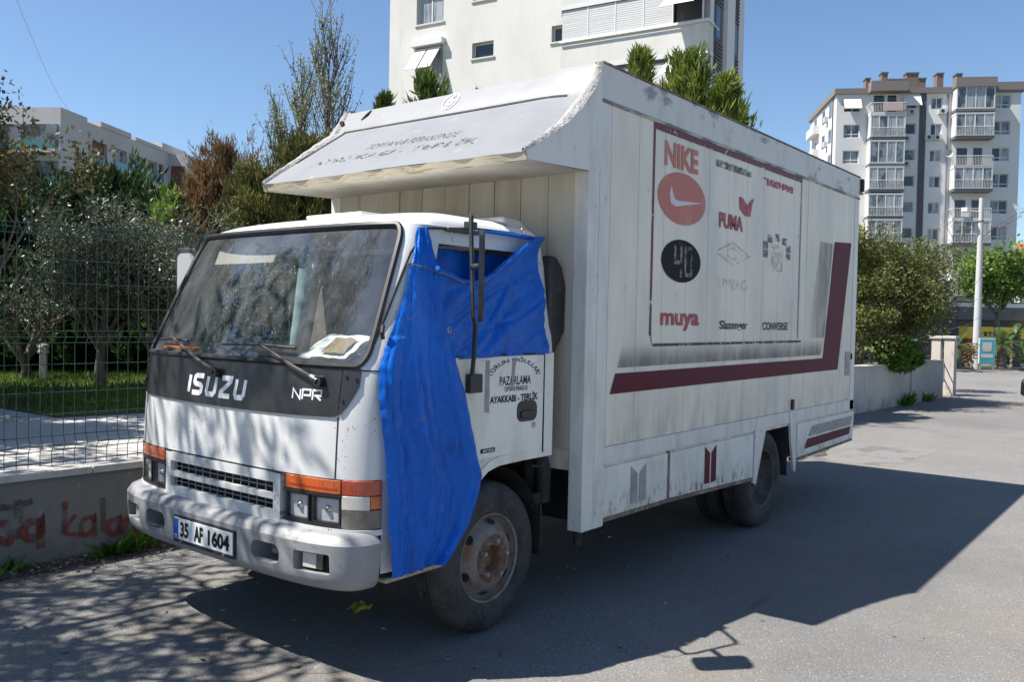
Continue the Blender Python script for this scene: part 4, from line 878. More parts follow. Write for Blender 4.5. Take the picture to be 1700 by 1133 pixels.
def leafq(C, D, L, Wd, bend=0):                                      # diamond leaves; arrays
    n = len(C); r = rng.normal(size=(n,3)); S = np.cross(D, r); S /= np.linalg.norm(S, axis=1)[:,None]+1e-9
    L = np.broadcast_to(np.asarray(L), (n,))[:,None]; Wd = np.broadcast_to(np.asarray(Wd), (n,))[:,None]
    V = np.stack([C, C+D*L*.45+S*Wd*.5, C+D*L, C+D*L*.45-S*Wd*.5], 1).reshape(-1,3)
    F = np.arange(4*n).reshape(-1,4); return V, F
def unit(a): return a/(np.linalg.norm(a, axis=-1, keepdims=True)+1e-9)
n = 42000; gx = rng.uniform(1.4, 8.5, n); gy = rng.uniform(3.9, 12.8, n); ok = (gy > 5.3-.205*(gx-1.62)) & (gx > 1.65-.03*(gy-5)); gx, gy = gx[ok], gy[ok]
Cg = np.stack([gx, gy, np.full(len(gx), TZ+.01)], 1); Dg = unit(np.stack([rng.normal(0,.35,len(gx)), rng.normal(0,.35,len(gx)), np.ones(len(gx))], 1))
V_, F_ = leafq(Cg, Dg, rng.uniform(.05,.12,len(gx)), .011)
m_grass = leafmat('grass_blades', (.06,.12,.015), (.16,.22,.04), .4)
gs = fastmesh('grass', V_, F_, m_grass); gs['kind'] = 'stuff'; gs['label'] = 'short green grass of the lawn behind the wire fence'; gs['category'] = 'grass'
# wire mesh fence on the wall
m_wire = mat('green_wire', (.012,.045,.03), .4)
m_post = mat('green_post', (.015,.05,.032), .45)
ZV = [.655,.735,.775,.835,.98,1.13,1.32,1.465,1.505,1.545,1.70,1.87,2.03,2.19,2.225,2.258]
def zoff(z): return -.035 if z in (.775,1.505,2.225) else 0
for k in range(4):
    x0 = -1.15+k*2.52; 
    t = thing('fence_panel', ['green welded wire fence panel between the left edge and the truck cab', 'green welded wire fence panel behind the truck cab', 'green welded wire fence panel behind the front of the truck box', 'green welded wire fence panel behind the rear of the truck box'][k], 'fence', (x0, wy(x0)+.11, .62), 0, 'wire fence panels on the garden wall')
    def L_(x, o, z): q = wl(x, .11+o, z); return (q[0]-x0, q[1]-wy(x0)-.11, q[2]-.62)
    mb = MB()
    for i in range(34):
        x = x0+.03+i*.0735; mb.tube([L_(x, zoff(z), z) for z in [.63]+ZV+[2.29]], .0028, 4, False)
    part('vertical_wires', mb, m_wire, t)['kind'] = 'stuff'
    for z in ZV:
        for d in ((-.004,) if z not in (.98,1.70) else (-.004,)):
            part('horizontal_wire', MB().tube([L_(x0+.02, zoff(z)+d, z), L_(x0+2.48, zoff(z)+d, z)], .0032, 4, False), m_wire, t)
    part('post', MB().box((-.03,.01,0),(.03,.06,1.70)), m_post, t, False, .004)
# bollard lamp on the lawn
b_ = onp(72, 636, 'z', TZ); bl_ = thing('bollard_lamp', 'short grey bollard lamp standing on the lawn behind the fence', 'lamp', (b_[0], b_[1], TZ))
m_galv = mat('galvanised', (.42,.43,.44), .4, .6); part('post', MB().lathe([(.075,0),(.055,.01),(.055,.44)], 14, (0,0,0), 'z'), m_galv, bl_, True)
part('lamp_head', MB().lathe([(.06,.44),(.085,.455),(.085,.48),(.07,.49),(.07,.53),(.088,.54),(.075,.575),(.03,.595),(0,.60)], 16, (0,0,0), 'z'), m_galv, bl_, True)
# ================================================================ TREES
m_bark = mat('bark', (.10,.085,.07), .95, layers=[dict(c=(.19,.17,.14),s=(14,14,4),lo=.45,hi=.65,a=.7)], bump=((30,30,8),.5,.01))
m_twig = mat('twig_bark', (.11,.09,.075), .9)
def grow(mb, tips, p, d, L, r, depth, spread, up, nsub, seg=4, twist=.25, rr=None):
    rr = rr or random
    pts = [p.copy()]; q = p.copy(); dd = d.copy()
    for i in range(seg):
        dd = (dd+Vector((rr.gauss(0,twist), rr.gauss(0,twist), rr.gauss(0,twist)+up))*.35).normalized(); q = q+dd*(L/seg); pts.append(q.copy())
    mb.tube(pts, [max(.002, r*(1-.55*i/seg)) for i in range(seg+1)], 6 if r > .02 else 4, False)
    if depth == 0: tips.append((pts, dd)); return
    for k in range(nsub):
        t = rr.uniform(.3, 1); i = min(seg-1, int(t*seg)); b = pts[i].lerp(pts[i+1], t*seg-i)
        a = rr.uniform(0, 2*math.pi); s = Vector((math.cos(a), math.sin(a), rr.uniform(-.1,.5))).normalized()
        nd = (dd*(1-spread)+s*spread).normalized()
        grow(mb, tips, b, nd, L*rr.uniform(.5,.72), r*.5, depth-1, spread, up, nsub, seg, twist, rr)
    tips.append((pts[-2:], dd))
def broadleaf(name, label, base, H, r, mt, nl, leaf, trunkH=None, depth=3, nsub=4, spread=.62, up=.05, group=None, seed=1, clump=.16, lean=(0,0), barkm=None, L0=None):
    rr = random.Random(seed); t = thing(name, label, 'tree', tuple(base), 0, group); mb = MB(); tips = []
    trunkH = trunkH or H*.35; top = Vector((lean[0]*trunkH, lean[1]*trunkH, trunkH)); mb.tube([(0,0,-.1), tuple(top*.5+Vector((rr.gauss(0,.03),rr.gauss(0,.03),0))), tuple(top)], [r*1.25, r, r*.85], 10, False)
    for k in range(nsub+1):
        a = 2*math.pi*k/(nsub+1)+rr.uniform(-.4,.4); d = Vector((math.cos(a)*spread, math.sin(a)*spread, 1-.45*spread)).normalized()
        grow(mb, tips, top*rr.uniform(.8,1), d, (L0 or (H-trunkH)*.62)*rr.uniform(.8,1.1), r*.6, depth-1, spread, up, nsub, rr=rr)
    part('trunk', mb, barkm or m_bark, t, True)
    pts = np.array([list(a.lerp(b, f)) for P, d in tips for a, b in zip(P[:-1], P[1:]) for f in (.2,.6,1.0)])
    if len(pts) and nl:
        C = pts[rng.integers(0, len(pts), nl)]+rng.normal(0, clump, (nl,3)); D = unit(rng.normal(size=(nl,3))+np.array([0,0,.25]))
        V_, F_ = leafq(C, D, leaf[0]*rng.uniform(.6,1.3,nl), leaf[1]*rng.uniform(.7,1.2,nl)); fastmesh('crown', V_, F_, mt, t)
    return t
def conifer(name, label, base, H, Rm, mt, nb, group=None, seed=1, z0=.03, rise=.9, slen=.16, swid=.034, per=26, pw=.8, cat='tree', vary=(.65,1.15), tight=1):
    g = np.random.default_rng(seed); t = thing(name, label, cat, tuple(base), 0, group)
    part('trunk', MB().tube([(0,0,-.1),(0,0,H*.5),(0,0,H*.96)], [.02*H, .012*H, .003*H], 8, False), m_bark, t, True)
    h = z0+(1-z0)*g.random(nb)**.85; az = g.random(nb)*2*math.pi
    env = Rm*np.clip((1-h)**pw, .04, 1)*np.clip(h*9+.45, 0, 1); ln = env*g.uniform(vary[0],vary[1],nb)
    D = unit(np.stack([np.cos(az), np.sin(az), rise*g.uniform(.5,1.4,nb)+1.1*h], 1)); B = np.stack([0*h, 0*h, h*H-.35*ln], 1)
    ll = ln/np.linalg.norm(D[:,:2], axis=1)
    u = g.random((nb,per))**.6; C = B[:,None]+D[:,None]*(u*ll[:,None])[:,:,None]+g.normal(0,.035*tight*Rm**.5,(nb,per,3))
    S = unit(D[:,None]*1.0+g.normal(0,.42,(nb,per,3))+np.array([0,0,.35])); sz = slen*g.uniform(.6,1.3,(nb,per))
    C, S, sz = C.reshape(-1,3), S.reshape(-1,3), sz.ravel()
    C[:,2] *= (H-slen*.8)/C[:,2].max(); C[:,2] = np.clip(C[:,2], .02, None); V_, F_ = leafq(C, S, sz, swid*g.uniform(.7,1.3,len(sz))); fastmesh('crown', V_, F_, mt, t)
    return t
def gbase(px, Z, z): q = at(px, 560, Z); return np.array([q[0], q[1], z])
def hz(px, py, Z): return at(px, py, Z)[2]
m_thuja = leafmat('thuja_green', (.10,.15,.02), (.20,.24,.045), .35); m_thujad = leafmat('dark_conifer', (.018,.04,.012), (.045,.085,.022), .25)
m_olive = leafmat('olive_leaf', (.045,.065,.032), (.20,.22,.15), .2, .4); m_fresh = leafmat('fresh_leaf', (.10,.20,.02), (.22,.34,.05), .45)
m_bush = leafmat('bush_leaf', (.065,.085,.018), (.18,.185,.05), .35); m_redc = leafmat('dry_red_conifer', (.17,.075,.04), (.23,.18,.08), .3)
m_yolive = leafmat('yellow_olive_conifer', (.085,.095,.02), (.17,.165,.05), .3); m_bud = leafmat('bud_leaf', (.16,.19,.06), (.28,.29,.12), .4)
m_brl = leafmat('bronze_leaf', (.09,.11,.03), (.17,.11,.06), .3); m_ivy = leafmat('ivy_leaf', (.05,.13,.015), (.16,.30,.04), .35); m_tree = leafmat('street_tree_leaf', (.07,.14,.02), (.17,.26,.05), .4); m_palm = leafmat('palm_leaf', (.04,.075,.02), (.09,.13,.04), .3)
TH = 'pointed thuja trees behind the truck'
for px, py, Z, Rm, lab, sd in ((703,110,14.5,.75,'bushy green thuja rising above the middle of the truck canopy',1),(632,150,14.2,.45,'small thuja tip at the left end of the truck canopy',2),(675,178,14.6,.5,'low thuja tip left of the bushy one above the canopy',3),(1052,74,14.2,.62,'slim thuja just right of the box front corner',4),(1132,66,14.8,1.05,'tallest lime green thuja above the truck box',5),(1192,112,15.4,.85,'right hand thuja above the truck box, before the grey stripes',6),(1216,172,16,.5,'small thuja at the right edge of the white building',7),(1090,160,14.4,.6,'lower thuja filling the gap above the truck box',8),(790,150,15.5,.35,'thin thuja shoot barely above the canopy',9)):
    b = gbase(px, Z, TZ); conifer('thuja_tree', lab, b, hz(px, py, Z)-TZ, Rm, m_thuja if px > 900 else leafmat('thuja_mid', (.05,.085,.015), (.12,.16,.03), .3), 150 if px > 900 else 120, TH, sd, rise=2.0, slen=.19, swid=.034, per=85, pw=.7, vary=(.4,1.35), tight=1.2)
HD = 'dark conifers behind the lawn'
for px, py, Z, Rm, lab, sd in ((15,292,17,1.7,'dark conifer at the left edge of the view',11),(105,275,18,1.9,'dark conifer second from the left edge',12),(188,250,18.5,1.6,'tallest dark conifer left of the olive tree',13),(262,300,18,1.5,'dark conifer behind the olive tree',14),(330,340,17.5,1.4,'dark conifer beside the reddish one',15),(-90,280,16,2.0,'dark conifer just outside the left edge',16),(420,330,18,1.6,'dark conifer behind the truck cab',17),(545,300,19,1.6,'dark conifer under the bare poplar',18)):
    b = gbase(px, Z, TZ); conifer('dark_conifer', lab, b, hz(px, py, Z)-TZ, Rm, m_thujad, 620, HD, sd, rise=1.2, slen=.2, swid=.045, per=60, pw=.5, vary=(.45,1.25))
b = gbase(372, 15.5, TZ); conifer('dry_conifer', 'rust brown half dead conifer left of the canopy', b, hz(372,212,15.5)-TZ, 1.25, m_redc, 260, None, 21, rise=1.1, slen=.16, swid=.017, per=60, vary=(.4,1.4), pw=.6)
b = gbase(330, 15.2, TZ); conifer('dry_conifer', 'smaller rusty conifer beside the dark hedge', b, hz(330,262,15.2)-TZ, .8, m_redc, 220, None, 22, rise=.8, slen=.16, swid=.02, per=45, pw=.6)
b = gbase(505, 15, TZ); conifer('olive_conifer', 'yellowish green conifer under the bare poplars', b, hz(505,205,15)-TZ, 1.15, m_yolive, 420, None, 23, rise=1.0, slen=.15, swid=.026, per=70, vary=(.4,1.3), pw=.55)
b = gbase(428, 14.2, TZ); conifer('olive_conifer', 'low yellow olive conifer behind the cab roof', b, hz(428,262,14.2)-TZ, .95, m_yolive, 340, None, 24, rise=1.0, slen=.14, swid=.026, per=60, vary=(.4,1.3), pw=.55)
def poplar(lab, px, py, Z, nb, seed, Rm):
    rr = random.Random(seed); b = gbase(px, Z, TZ); H = hz(px, py, Z)-TZ; t = thing('bare_poplar', lab, 'tree', tuple(b), 0, 'nearly bare upright trees'); mb = MB(); tips = []
    mb.tube([(0,0,-.1),(.02,.01,H*.4),(0,.03,H*.75),(.03,0,H)], [.075,.05,.022,.004], 8, False)
    for k in range(nb):
        z = H*rr.uniform(.28,.9); a = rr.uniform(0, 6.28); L = Rm*rr.uniform(.7,1.3)*(1.25-z/H)*2
        grow(mb, tips, Vector((0,0,z)), Vector((math.cos(a)*.42, math.sin(a)*.42, 1)).normalized(), L, .016, 1, .38, .35, 5, 5, .16, rr)
    part('trunk', mb, m_twig, t, True)
    pts = np.array([list(p) for P, d in tips for p in P]); n = 2600; C = pts[rng.integers(0, len(pts), n)]+rng.normal(0,.03,(n,3)); D = unit(rng.normal(size=(n,3))+np.array([0,0,.6]))
    V_, F_ = leafq(C, D, rng.uniform(.03,.07,n), .028); fastmesh('crown', V_, F_, m_bud, t)
poplar('tallest bare upright tree against the sky, left of the white building', 540, 38, 16.5, 34, 31, .95)
poplar('second bare upright tree left of the tallest one', 497, 118, 17, 26, 32, .85); poplar('shortest bare upright tree leaning over the yellowish conifer', 462, 165, 17.5, 22, 33, .8)
b = onp(168, 643, 'z', TZ); Zo = float((b-CAM)@FW)
def olive(lab, base, H, nl, seed, L0): return broadleaf('olive_tree', lab, base, H, .07, m_olive, nl, (.075,.022), H*.14, 3, 6, .55, .22, 'olive trees on the lawn', seed, .10, L0=L0)
olive('grey green olive tree on the lawn nearest the truck cab', (b[0], b[1], TZ), 3.9, 13000, 41, 1.55)
b2 = gbase(262, 12.5, TZ); olive('olive tree half hidden by the right mirror of the truck', b2, 3.3, 8500, 42, 1.4)
b3 = gbase(40, 13.5, TZ); olive('shaded olive tree behind the bollard lamp', b3, 2.2, 2600, 43, 1.0)
b4 = gbase(318, 13.2, TZ); olive('sunlit olive shrub beside the rusty conifers', b4, 2.9, 7000, 44, 1.2)
b = gbase(282, 15, TZ); conifer('green_shrub', 'bright green shrub between the olive and rusty conifers', b, hz(282,305,15)-TZ, .5, m_fresh, 150, None, 45, rise=.7, slen=.12, swid=.06, per=26, pw=.35, cat='shrub')
b = gbase(-6, 9.5, TZ); broadleaf('young_tree', 'thin young tree with bronze leaves at the left edge', b, hz(20,120,9.5)-TZ, .03, m_brl, 2600, (.075,.042), 1.7, 3, 3, .5, .18, None, 47, .10, L0=1.25)
# trees left of the view: their shade falls on the road and the cab front
for (x, y, H, sd, lab) in ((-3.75,3.35,6.2,51,'feathery garden tree beyond the left edge whose shade dapples the road'),(-5.1,2.8,6.9,52,'second garden tree beyond the left edge of the view'),(-2.4,6.8,4.9,53,'garden tree shading the path behind the fence')):
    broadleaf('shade_tree', lab, (x, y, TZ), H, .13, m_thujad, 8500, (.20,.05), H*.42, 4, 4, .62, .02, 'shade trees outside the view', sd, .16)
for x, y, H, sd, lab in ((.35,7.4,5.2,55,'dense conifer just beyond the left edge shading the lawn'),(1.15,9.2,6.2,56,'tall conifer beyond the left edge behind the lawn'),(-.75,5.7,4.4,57,'conifer beyond the left edge shading the path')):
    conifer('garden_conifer', lab, (x, y, TZ), H, 1.35, m_thujad, 420, 'garden conifers outside the view', sd, rise=1.2, slen=.24, swid=.07, per=30, pw=.5)
# clipped dark hedge closing the lawn
for k in range(5):
    b = gbase(-30+95*k, 15.2+.2*k, TZ); conifer('hedge_shrub', ['leftmost dark hedge shrub behind the lawn','dark hedge shrub behind the bollard lamp','dark hedge shrub behind the first olive tree','dark hedge shrub left of the right mirror','dark hedge shrub hidden behind the cab'][k], b, 2.3, 1.25, m_thujad, 330, 'dark hedge shrubs closing the lawn', 90+k, rise=.7, slen=.2, swid=.08, per=26, pw=.28, cat='shrub')
# bush, ivy and weeds by the walls
def bush(name, lab, c, rad, nl, mt, leaf, seed, cat='shrub', lumps=26, stem=1.1):
    g = np.random.default_rng(seed); t = thing(name, lab, cat, (c[0], c[1], c[2]), 0); mb = MB(); rr = random.Random(seed); tips = []
    for k in range(9):
        a = rr.uniform(0, 6.28); d = Vector((math.cos(a)*.5, math.sin(a)*.5, 1)).normalized(); grow(mb, tips, Vector((0,0,0)), d, rad[2]*stem, .018, 1, .55, .05, 5, 4, .25, rr)
    part('stems', mb, m_twig, t, True)
    q = unit(g.normal(size=(lumps,3)))*g.uniform(.35,.95,(lumps,1)); q = q*np.array(rad)+np.array([0,0,rad[2]*.95]); q[:,2] = np.clip(q[:,2], .1, None)
    ls = g.uniform(.18,.42,lumps)*min(rad[0], rad[2]); i = g.integers(0, lumps, nl); s = unit(g.normal(size=(nl,3)))*(g.random((nl,1))**.35)
    C = q[i]+s*ls[i][:,None]*np.array([1.2,1.2,.9]); D = unit(s+g.normal(0,.6,(nl,3))); V_, F_ = leafq(C, D, leaf[0]*g.uniform(.6,1.3,nl), leaf[1]*g.uniform(.7,1.3,nl)); fastmesh('crown', V_, F_, mt, t); return t
b = gbase(1482, 19.3, .7); bush('large_bush', 'dense olive brown bush rising over the far wall', b, (1.15,1.15,1.75), 26000, m_bush, (.075,.04), 61, lumps=52)
b = gbase(1425, 18.0, .7); bush('large_bush', 'shaggy bush partly hidden by the rear of the truck box', b, (.95,.95,1.6), 16000, m_bush, (.075,.04), 62, lumps=40)
b = gbase(1522, 22.6, .7); bush('large_bush', 'thin twiggy bush before the apartment block, right of the dense bush', b, (.8,.8,1.7), 4200, m_bush, (.07,.04), 63, lumps=40)
for px, py, Z, sd, lab in ((1448,585,18.2,64,'bright green ivy clump spilling over the far wall by the truck'),(1490,590,18.9,65,'darker ivy clump on the far wall beside the grey pillar')):
    q = at(px, py, Z); bush('ivy', lab, (q[0], wy(q[0])-.05, q[2]-.35), (.55,.22,.35), 3800, m_ivy, (.10,.075), sd, 'ivy', 20)
def weed(lab, x, off, n, L, seed):
    g = np.random.default_rng(seed); t = np.array(wl(x, off, 0)); C = t+g.normal(0,.05,(n,3))*np.array([2.2,.5,0]); C[:,2] = .0; D = unit(g.normal(0,.7,(n,3))*np.array([1,.7,0])+np.array([0,-.2,.8]))
    V_, F_ = leafq(C, D, L*g.uniform(.5,1.3,n), .05*L/.16); o = fastmesh('weed', V_-t, F_, m_ivy); o.location = t; tag(o, lab, 'weed')
weed('leafy green weed at the foot of the graffiti wall by the bumper', .62, -.10, 60, .17, 71); weed('small weed tuft at the wall foot on the left edge', -.12, -.06, 26, .10, 72); weed('dark weed growing at the foot of the far wall', 17.2, -.10, 60, .30, 73); weed('little weed at the foot of the far wall near the gate pillar', 18.6, -.10, 30, .22, 74)
# leaf litter along the wall foot and on the road
n = 2600; x = rng.uniform(-2.5, 3.2, n); off = -np.abs(rng.normal(0,.16,n))-.01; C = np.stack([x, 2.06-.0595*x+off, rng.uniform(.004,.02,n)], 1); D = unit(rng.normal(size=(n,3))*np.array([1,1,.18]))
x2 = np.concatenate([rng.uniform(-1.5,3.5,170), rng.uniform(2,7,18)]); y2 = np.concatenate([rng.uniform(-1.6,1.9,170), rng.uniform(-3.2,.5,18)]); C = np.vstack([C, np.stack([x2, y2, np.full(188,.008)], 1)]); D = np.vstack([D, unit(rng.normal(size=(188,3))*np.array([1,1,.12]))])
V_, F_ = leafq(C, D, rng.uniform(.015,.06,len(C)), .016); lt = fastmesh('leaf_litter', V_, F_, leafmat('dry_litter', (.10,.07,.04), (.34,.28,.2), .1)); lt['kind'] = 'stuff'; lt['label'] = 'dry leaves and twigs scattered along the wall foot and road'; lt['category'] = 'litter'
q = onp(595, 1021, 'z', .0); mb = MB().grid(lambda u, w: ((u-.5)*.12+.01*mnoise.noise((u*5,w*5,1)), (w-.5)*.10, .03+.035*mnoise.noise((u*3.3,w*3.3,2))), 10, 10)
o = part('crumpled_wrapper', mb, mat('yellow_wrapper', (.55,.48,.06), .6), None, True); o.location = (q[0], q[1], .012); tag(o, 'crumpled yellow wrapper lying in the shade under the truck front', 'litter')
ed = MB(); xs_ = np.linspace(-9, 8.6, 60)
struct('soil_strip', MB().add([wl(x, 0, .012) for x in xs_]+[wl(x, -.22-.12*mnoise.noise((x*1.7,3,0)), .004) for x in xs_], [(i, i+1, 61+i, 60+i) for i in range(59)]), mat('soil_strip', (.06,.05,.04), .95, layers=[dict(c=(.13,.11,.085),s=16,lo=.5,hi=.65,a=.7)], bump=(40,.8,.02)))

# fine cracks and a patched strip in the asphalt
m_crk = mat('crack_tar', (.035,.034,.033), .9, alpha=(3,.3,.5))
road_ = bpy.data.objects['road']
def crack(x, y, ang, L, seed, w=.007):
    rr = random.Random(seed); P = [(x, y)]; a = ang
    for k in range(int(L/.12)):
        a = ang+rr.gauss(0,.45); P.append((P[-1][0]+.12*math.cos(a), P[-1][1]+.12*math.sin(a)))
    v, f = strokes2d([P], w); part('road_crack', MB().add([(a, b, .003) for a, b in v], f), m_crk, road_)
for a in ((4.6,-3.4,.2,6,2,.005),(9.2,-2.6,-.25,5,3,.006),(-.9,.1,-.5,2.2,5,.003),(12,-4,.5,8,6,.007)): crack(*a)
struct('road_patch', MB().add([(8.3,-.15,.002),(10.2,-.35,.002),(10.4,-1.2,.002),(8.5,-1.05,.002)], [(0,1,2,3)]), mat('patch_asphalt', (.20,.195,.185), .9, layers=[dict(c=(.12,.118,.115),s=60,lo=.5,hi=.62,a=.8)], alpha=(2.5,.25,.5)))
# ================================================================ BUILDINGS
m_white = mat('white_render', (.60,.585,.55), .9, layers=[dict(c=(.50,.48,.44),s=(.5,.5,.25),d=6,lo=.42,hi=.7,a=.7), dict(c=(.42,.40,.35),s=(1.6,1.6,.4),lo=.58,hi=.75,a=.5)])
m_apt = mat('grey_white_render', (.66,.65,.64), .9, layers=[dict(c=(.54,.53,.52),s=(.3,.3,.15),lo=.45,hi=.7,a=.6)])
m_grey = mat('dark_grey_render', (.13,.13,.14), .85); m_stripe = mat('charcoal_cladding', (.085,.085,.092), .7)
m_parap = mat('brown_parapet', (.19,.165,.15), .8); m_chim = mat('brick_chimney', (.17,.125,.105), .9)
m_frame = mat('upvc_white', (.62,.62,.60), .4); m_slab = mat('slab_paint', (.55,.53,.50), .9)
m_pane = mat('window_glass', (.05,.06,.075), .05, layers=[dict(c=(.22,.24,.26),s=(.9,.9,.5),lo=.45,hi=.55,a=.9)], spec=.8)
m_paned = mat('dark_window_glass', (.02,.022,.028), .06, spec=.8); m_curt = mat('curtained_glass', (.34,.36,.38), .15, layers=[dict(c=(.12,.13,.15),s=(5,5,.4),lo=.5,hi=.6,a=.8)], spec=.6)
m_shut = mat('shutter_white', (.58,.58,.57), .6, layers=[dict(c=(.42,.42,.41),s=(.4,.4,40),lo=.45,hi=.6,a=.6)]); m_awn = mat('awning_white', (.62,.62,.60), .7)
m_brownw = mat('brown_cladding', (.17,.07,.045), .7); m_teal = mat('teal_glass', (.10,.24,.25), .1, spec=.7); m_ac = mat('ac_unit', (.50,.50,.48), .6)
def facade(root, W, H, holes, mt, depth=.22, name='wall', z0=0, back=8):
    xs = sorted({0, W, *[h[0] for h in holes], *[h[1] for h in holes]}); zs = sorted({z0, H, *[h[2] for h in holes], *[h[3] for h in holes]}); mb = MB()
    for i in range(len(xs)-1):
        for j in range(len(zs)-1):
            cx, cz = (xs[i]+xs[i+1])/2, (zs[j]+zs[j+1])/2
            if any(h[0] < cx < h[1] and h[2] < cz < h[3] for h in holes): continue
            mb.add([(xs[i],0,zs[j]),(xs[i+1],0,zs[j]),(xs[i+1],0,zs[j+1]),(xs[i],0,zs[j+1])], [(0,1,2,3)])
    for a, b, c, d in [h[:4] for h in holes]:
        mb.add([(a,0,c),(b,0,c),(b,0,d),(a,0,d),(a,depth,c),(b,depth,c),(b,depth,d),(a,depth,d)], [(0,1,5,4),(1,2,6,5),(2,3,7,6),(3,0,4,7)])
    if back: mb.add([(0,0,z0),(W,0,z0),(W,0,H),(0,0,H),(0,back,z0),(W,back,z0),(W,back,H),(0,back,H)], [(0,4,7,3),(1,2,6,5),(3,7,6,2),(4,5,6,7)])
    return part(name, mb, mt, root)
def window(root, x0, x1, z0, z1, y, mt, leaves=2, fw=.06, trans=False, out=False):
    mb = MB().box((x0,y-.03,z0),(x1,y+.03,z0+fw)).box((x0,y-.03,z1-fw),(x1,y+.03,z1)).box((x0,y-.029,z0+fw),(x0+fw,y+.029,z1-fw)).box((x1-fw,y-.029,z0+fw),(x1,y+.029,z1-fw))
    for k in range(1, leaves): xm = x0+(x1-x0)*k/leaves; mb.box((xm-fw/2,y-.028,z0+fw),(xm+fw/2,y+.028,z1-fw))
    if trans: zm = z0+(z1-z0)*.28; mb.box((x0+fw,y-.027,zm-fw/2),(x1-fw,y+.027,zm+fw/2))
    w = part('window', mb, m_frame, root)
    for k in range(leaves):
        xa = x0+fw*.5+(x1-x0-fw)*k/leaves; xb = x0+fw*.5+(x1-x0-fw)*(k+1)/leaves
        part('pane', MB().add([(xa+.01,y,z0+.02),(xb-.01,y,z0+.02),(xb-.01,y,z1-.02),(xa+.01,y,z1-.02)], [(0,1,2,3)]), mt if not isinstance(mt, (list,tuple)) else random.choice(mt), w)
    return w
# ---- tall apartment block on the right
A0 = at(1388, 200, 98.5); A1 = at(1694, 200, 96.0); Wd = float(np.hypot(*(A1-A0)[:2])); ang = math.atan2(A1[1]-A0[1], A1[0]-A0[0])
apt = thing('apartment_block', 'tall grey white apartment block with stacked glazed balconies on the right', 'building', (A0[0], A0[1], 0), ang)
K = Wd/(1118-175)
def ux(q): return (q-175)*K
def uz(q): return (1381-q)*K*1.06+1.7
rowsz = [(210,280),(342,408),(478,542),(608,673),(740,803),(873,935),(1005,1068),(1138,1200)]
holes = []; spec_ = []
for r_, (a, b) in enumerate(rowsz):
    o = r_*132.5
    spec_.append((215,300, 222+o, 290+o, 2, True)); spec_.append((535,590,218+o,274+o,1,False)); spec_.append((665,722,222+o,280+o,2,False)); spec_.append((980,1068,210+o,280+o,2,True))
holes = [(ux(a),ux(b),uz(d),uz(c)) for a, b, c, d, l, t in spec_]
facade(apt, Wd, uz(200), holes, m_apt, .25, back=14)
for a, b, c, d, l, t in spec_: window(apt, ux(a), ux(b), uz(d), uz(c), .17, [m_pane, m_paned, m_curt, m_pane], l, .09, t)
part('cladding_stripe', MB().box((ux(607),-.08,0),(ux(640),-.002,uz(202))), m_stripe, apt)
part('parapet', MB().box((-.25,-.25,uz(200)),(Wd+.2,14.2,uz(172))), m_parap, apt)
part('parapet', MB().box((ux(335),-1.5,uz(200)),(ux(525),-.26,uz(150))), m_parap, apt); part('parapet', MB().box((ux(765),-1.5,uz(185)),(ux(970),-.26,uz(138))), m_parap, apt); part('parapet', MB().box((ux(971),-.3,uz(190)),(Wd+.25,-.255,uz(150))), m_parap, apt)
for a, b, c in ((330,352,118),(412,443,90),(540,602,94),(697,730,98),(797,825,102),(450,535,125),(603,640,122)): 
    ch_ = part('chimney', MB().box((ux(a),.4,uz(180)),(ux(b),1.5,uz(c))), m_chim, apt); part('chimney_cap', MB().box((ux(a)-.08,.32,uz(c)),(ux(b)+.08,1.58,uz(c)+.14)), m_grey, ch_)
def railing(x0, x1, z0, z1, y, dep, p):
    mb = MB(); n = max(4, int((x1-x0)/.16))
    for k in range(n+1): x = x0+(x1-x0)*k/n; mb.box((x-.015,y-.015,z0),(x+.015,y+.015,z1))
    part('balusters', mb, m_frame, p)['kind'] = 'stuff'; part('handrail', MB().box((x0-.03,y-.04,z1),(x1+.03,y+.04,z1+.08)), m_frame, p)
    for x in (x0, x1): part('side_rail', MB().box((x-.03,y+.05,z1-.02),(x+.03,-.02,z1+.06)), m_frame, p)
def bay(xa, xb, za, zb_, kind, dep=1.35):
    x0, x1, z0, z1 = ux(xa), ux(xb), uz(zb_), uz(za)
    s = part('balcony', MB().box((x0-.05,-dep,z0-.28),(x1+.05,-.002,z0)), m_slab if kind == 'open' else m_grey, apt)
    if kind == 'open':
        part('balcony_door', MB().box((x0+.6,-.06,z0+.02),(x0+1.7,-.01,z0+2.1)).box((x1-1.6,-.06,z0+.02),(x1-.7,-.01,z0+2.1)), m_paned, s); railing(x0, x1, z0+.05, z0+1.0, -dep+.06, dep, s)
    else:
        n = 4; window(apt, x0, x1, z0+.02, z1, -dep+.05, [m_pane, m_curt, m_pane], n, .11)
        for x in (x0, x1): part('side_glazing', MB().box((x-.04,-dep+.09,z0+.02),(x+.04,-.01,z0+.14)).box((x-.04,-dep+.09,z1-.12),(x+.04,-.01,z1)).box((x-.04,-.13,z0+.14),(x+.04,-.01,z1-.12)).box((x-.01,-dep+.09,z0+.14),(x+.01,-.13,z1-.12)), m_frame, s)
        part('bay_roof', MB().box((x0-.04,-dep+.0,z1),(x1+.04,-.002,z1+.12)), m_frame, s)
        if kind == 'rail': railing(x0+.05, x1-.05, z0+.05, z0+.95, -dep-.05, dep, s)
for a, b, k in ((215,305,'open'),(322,430,'rail'),(452,564,'glz'),(584,694,'rail'),(720,830,'rail'),(850,960,'rail'),(985,1092,'open'),(1120,1225,'rail')): bay(340, 518, a, b, k)
for a, b, k in ((182,294,'glz'),(318,428,'rail'),(470,574,'open'),(584,692,'rail'),(735,836,'open'),(852,962,'rail'),(995,1098,'open'),(1118,1228,'rail')): bay(772, 964, a, b, k)
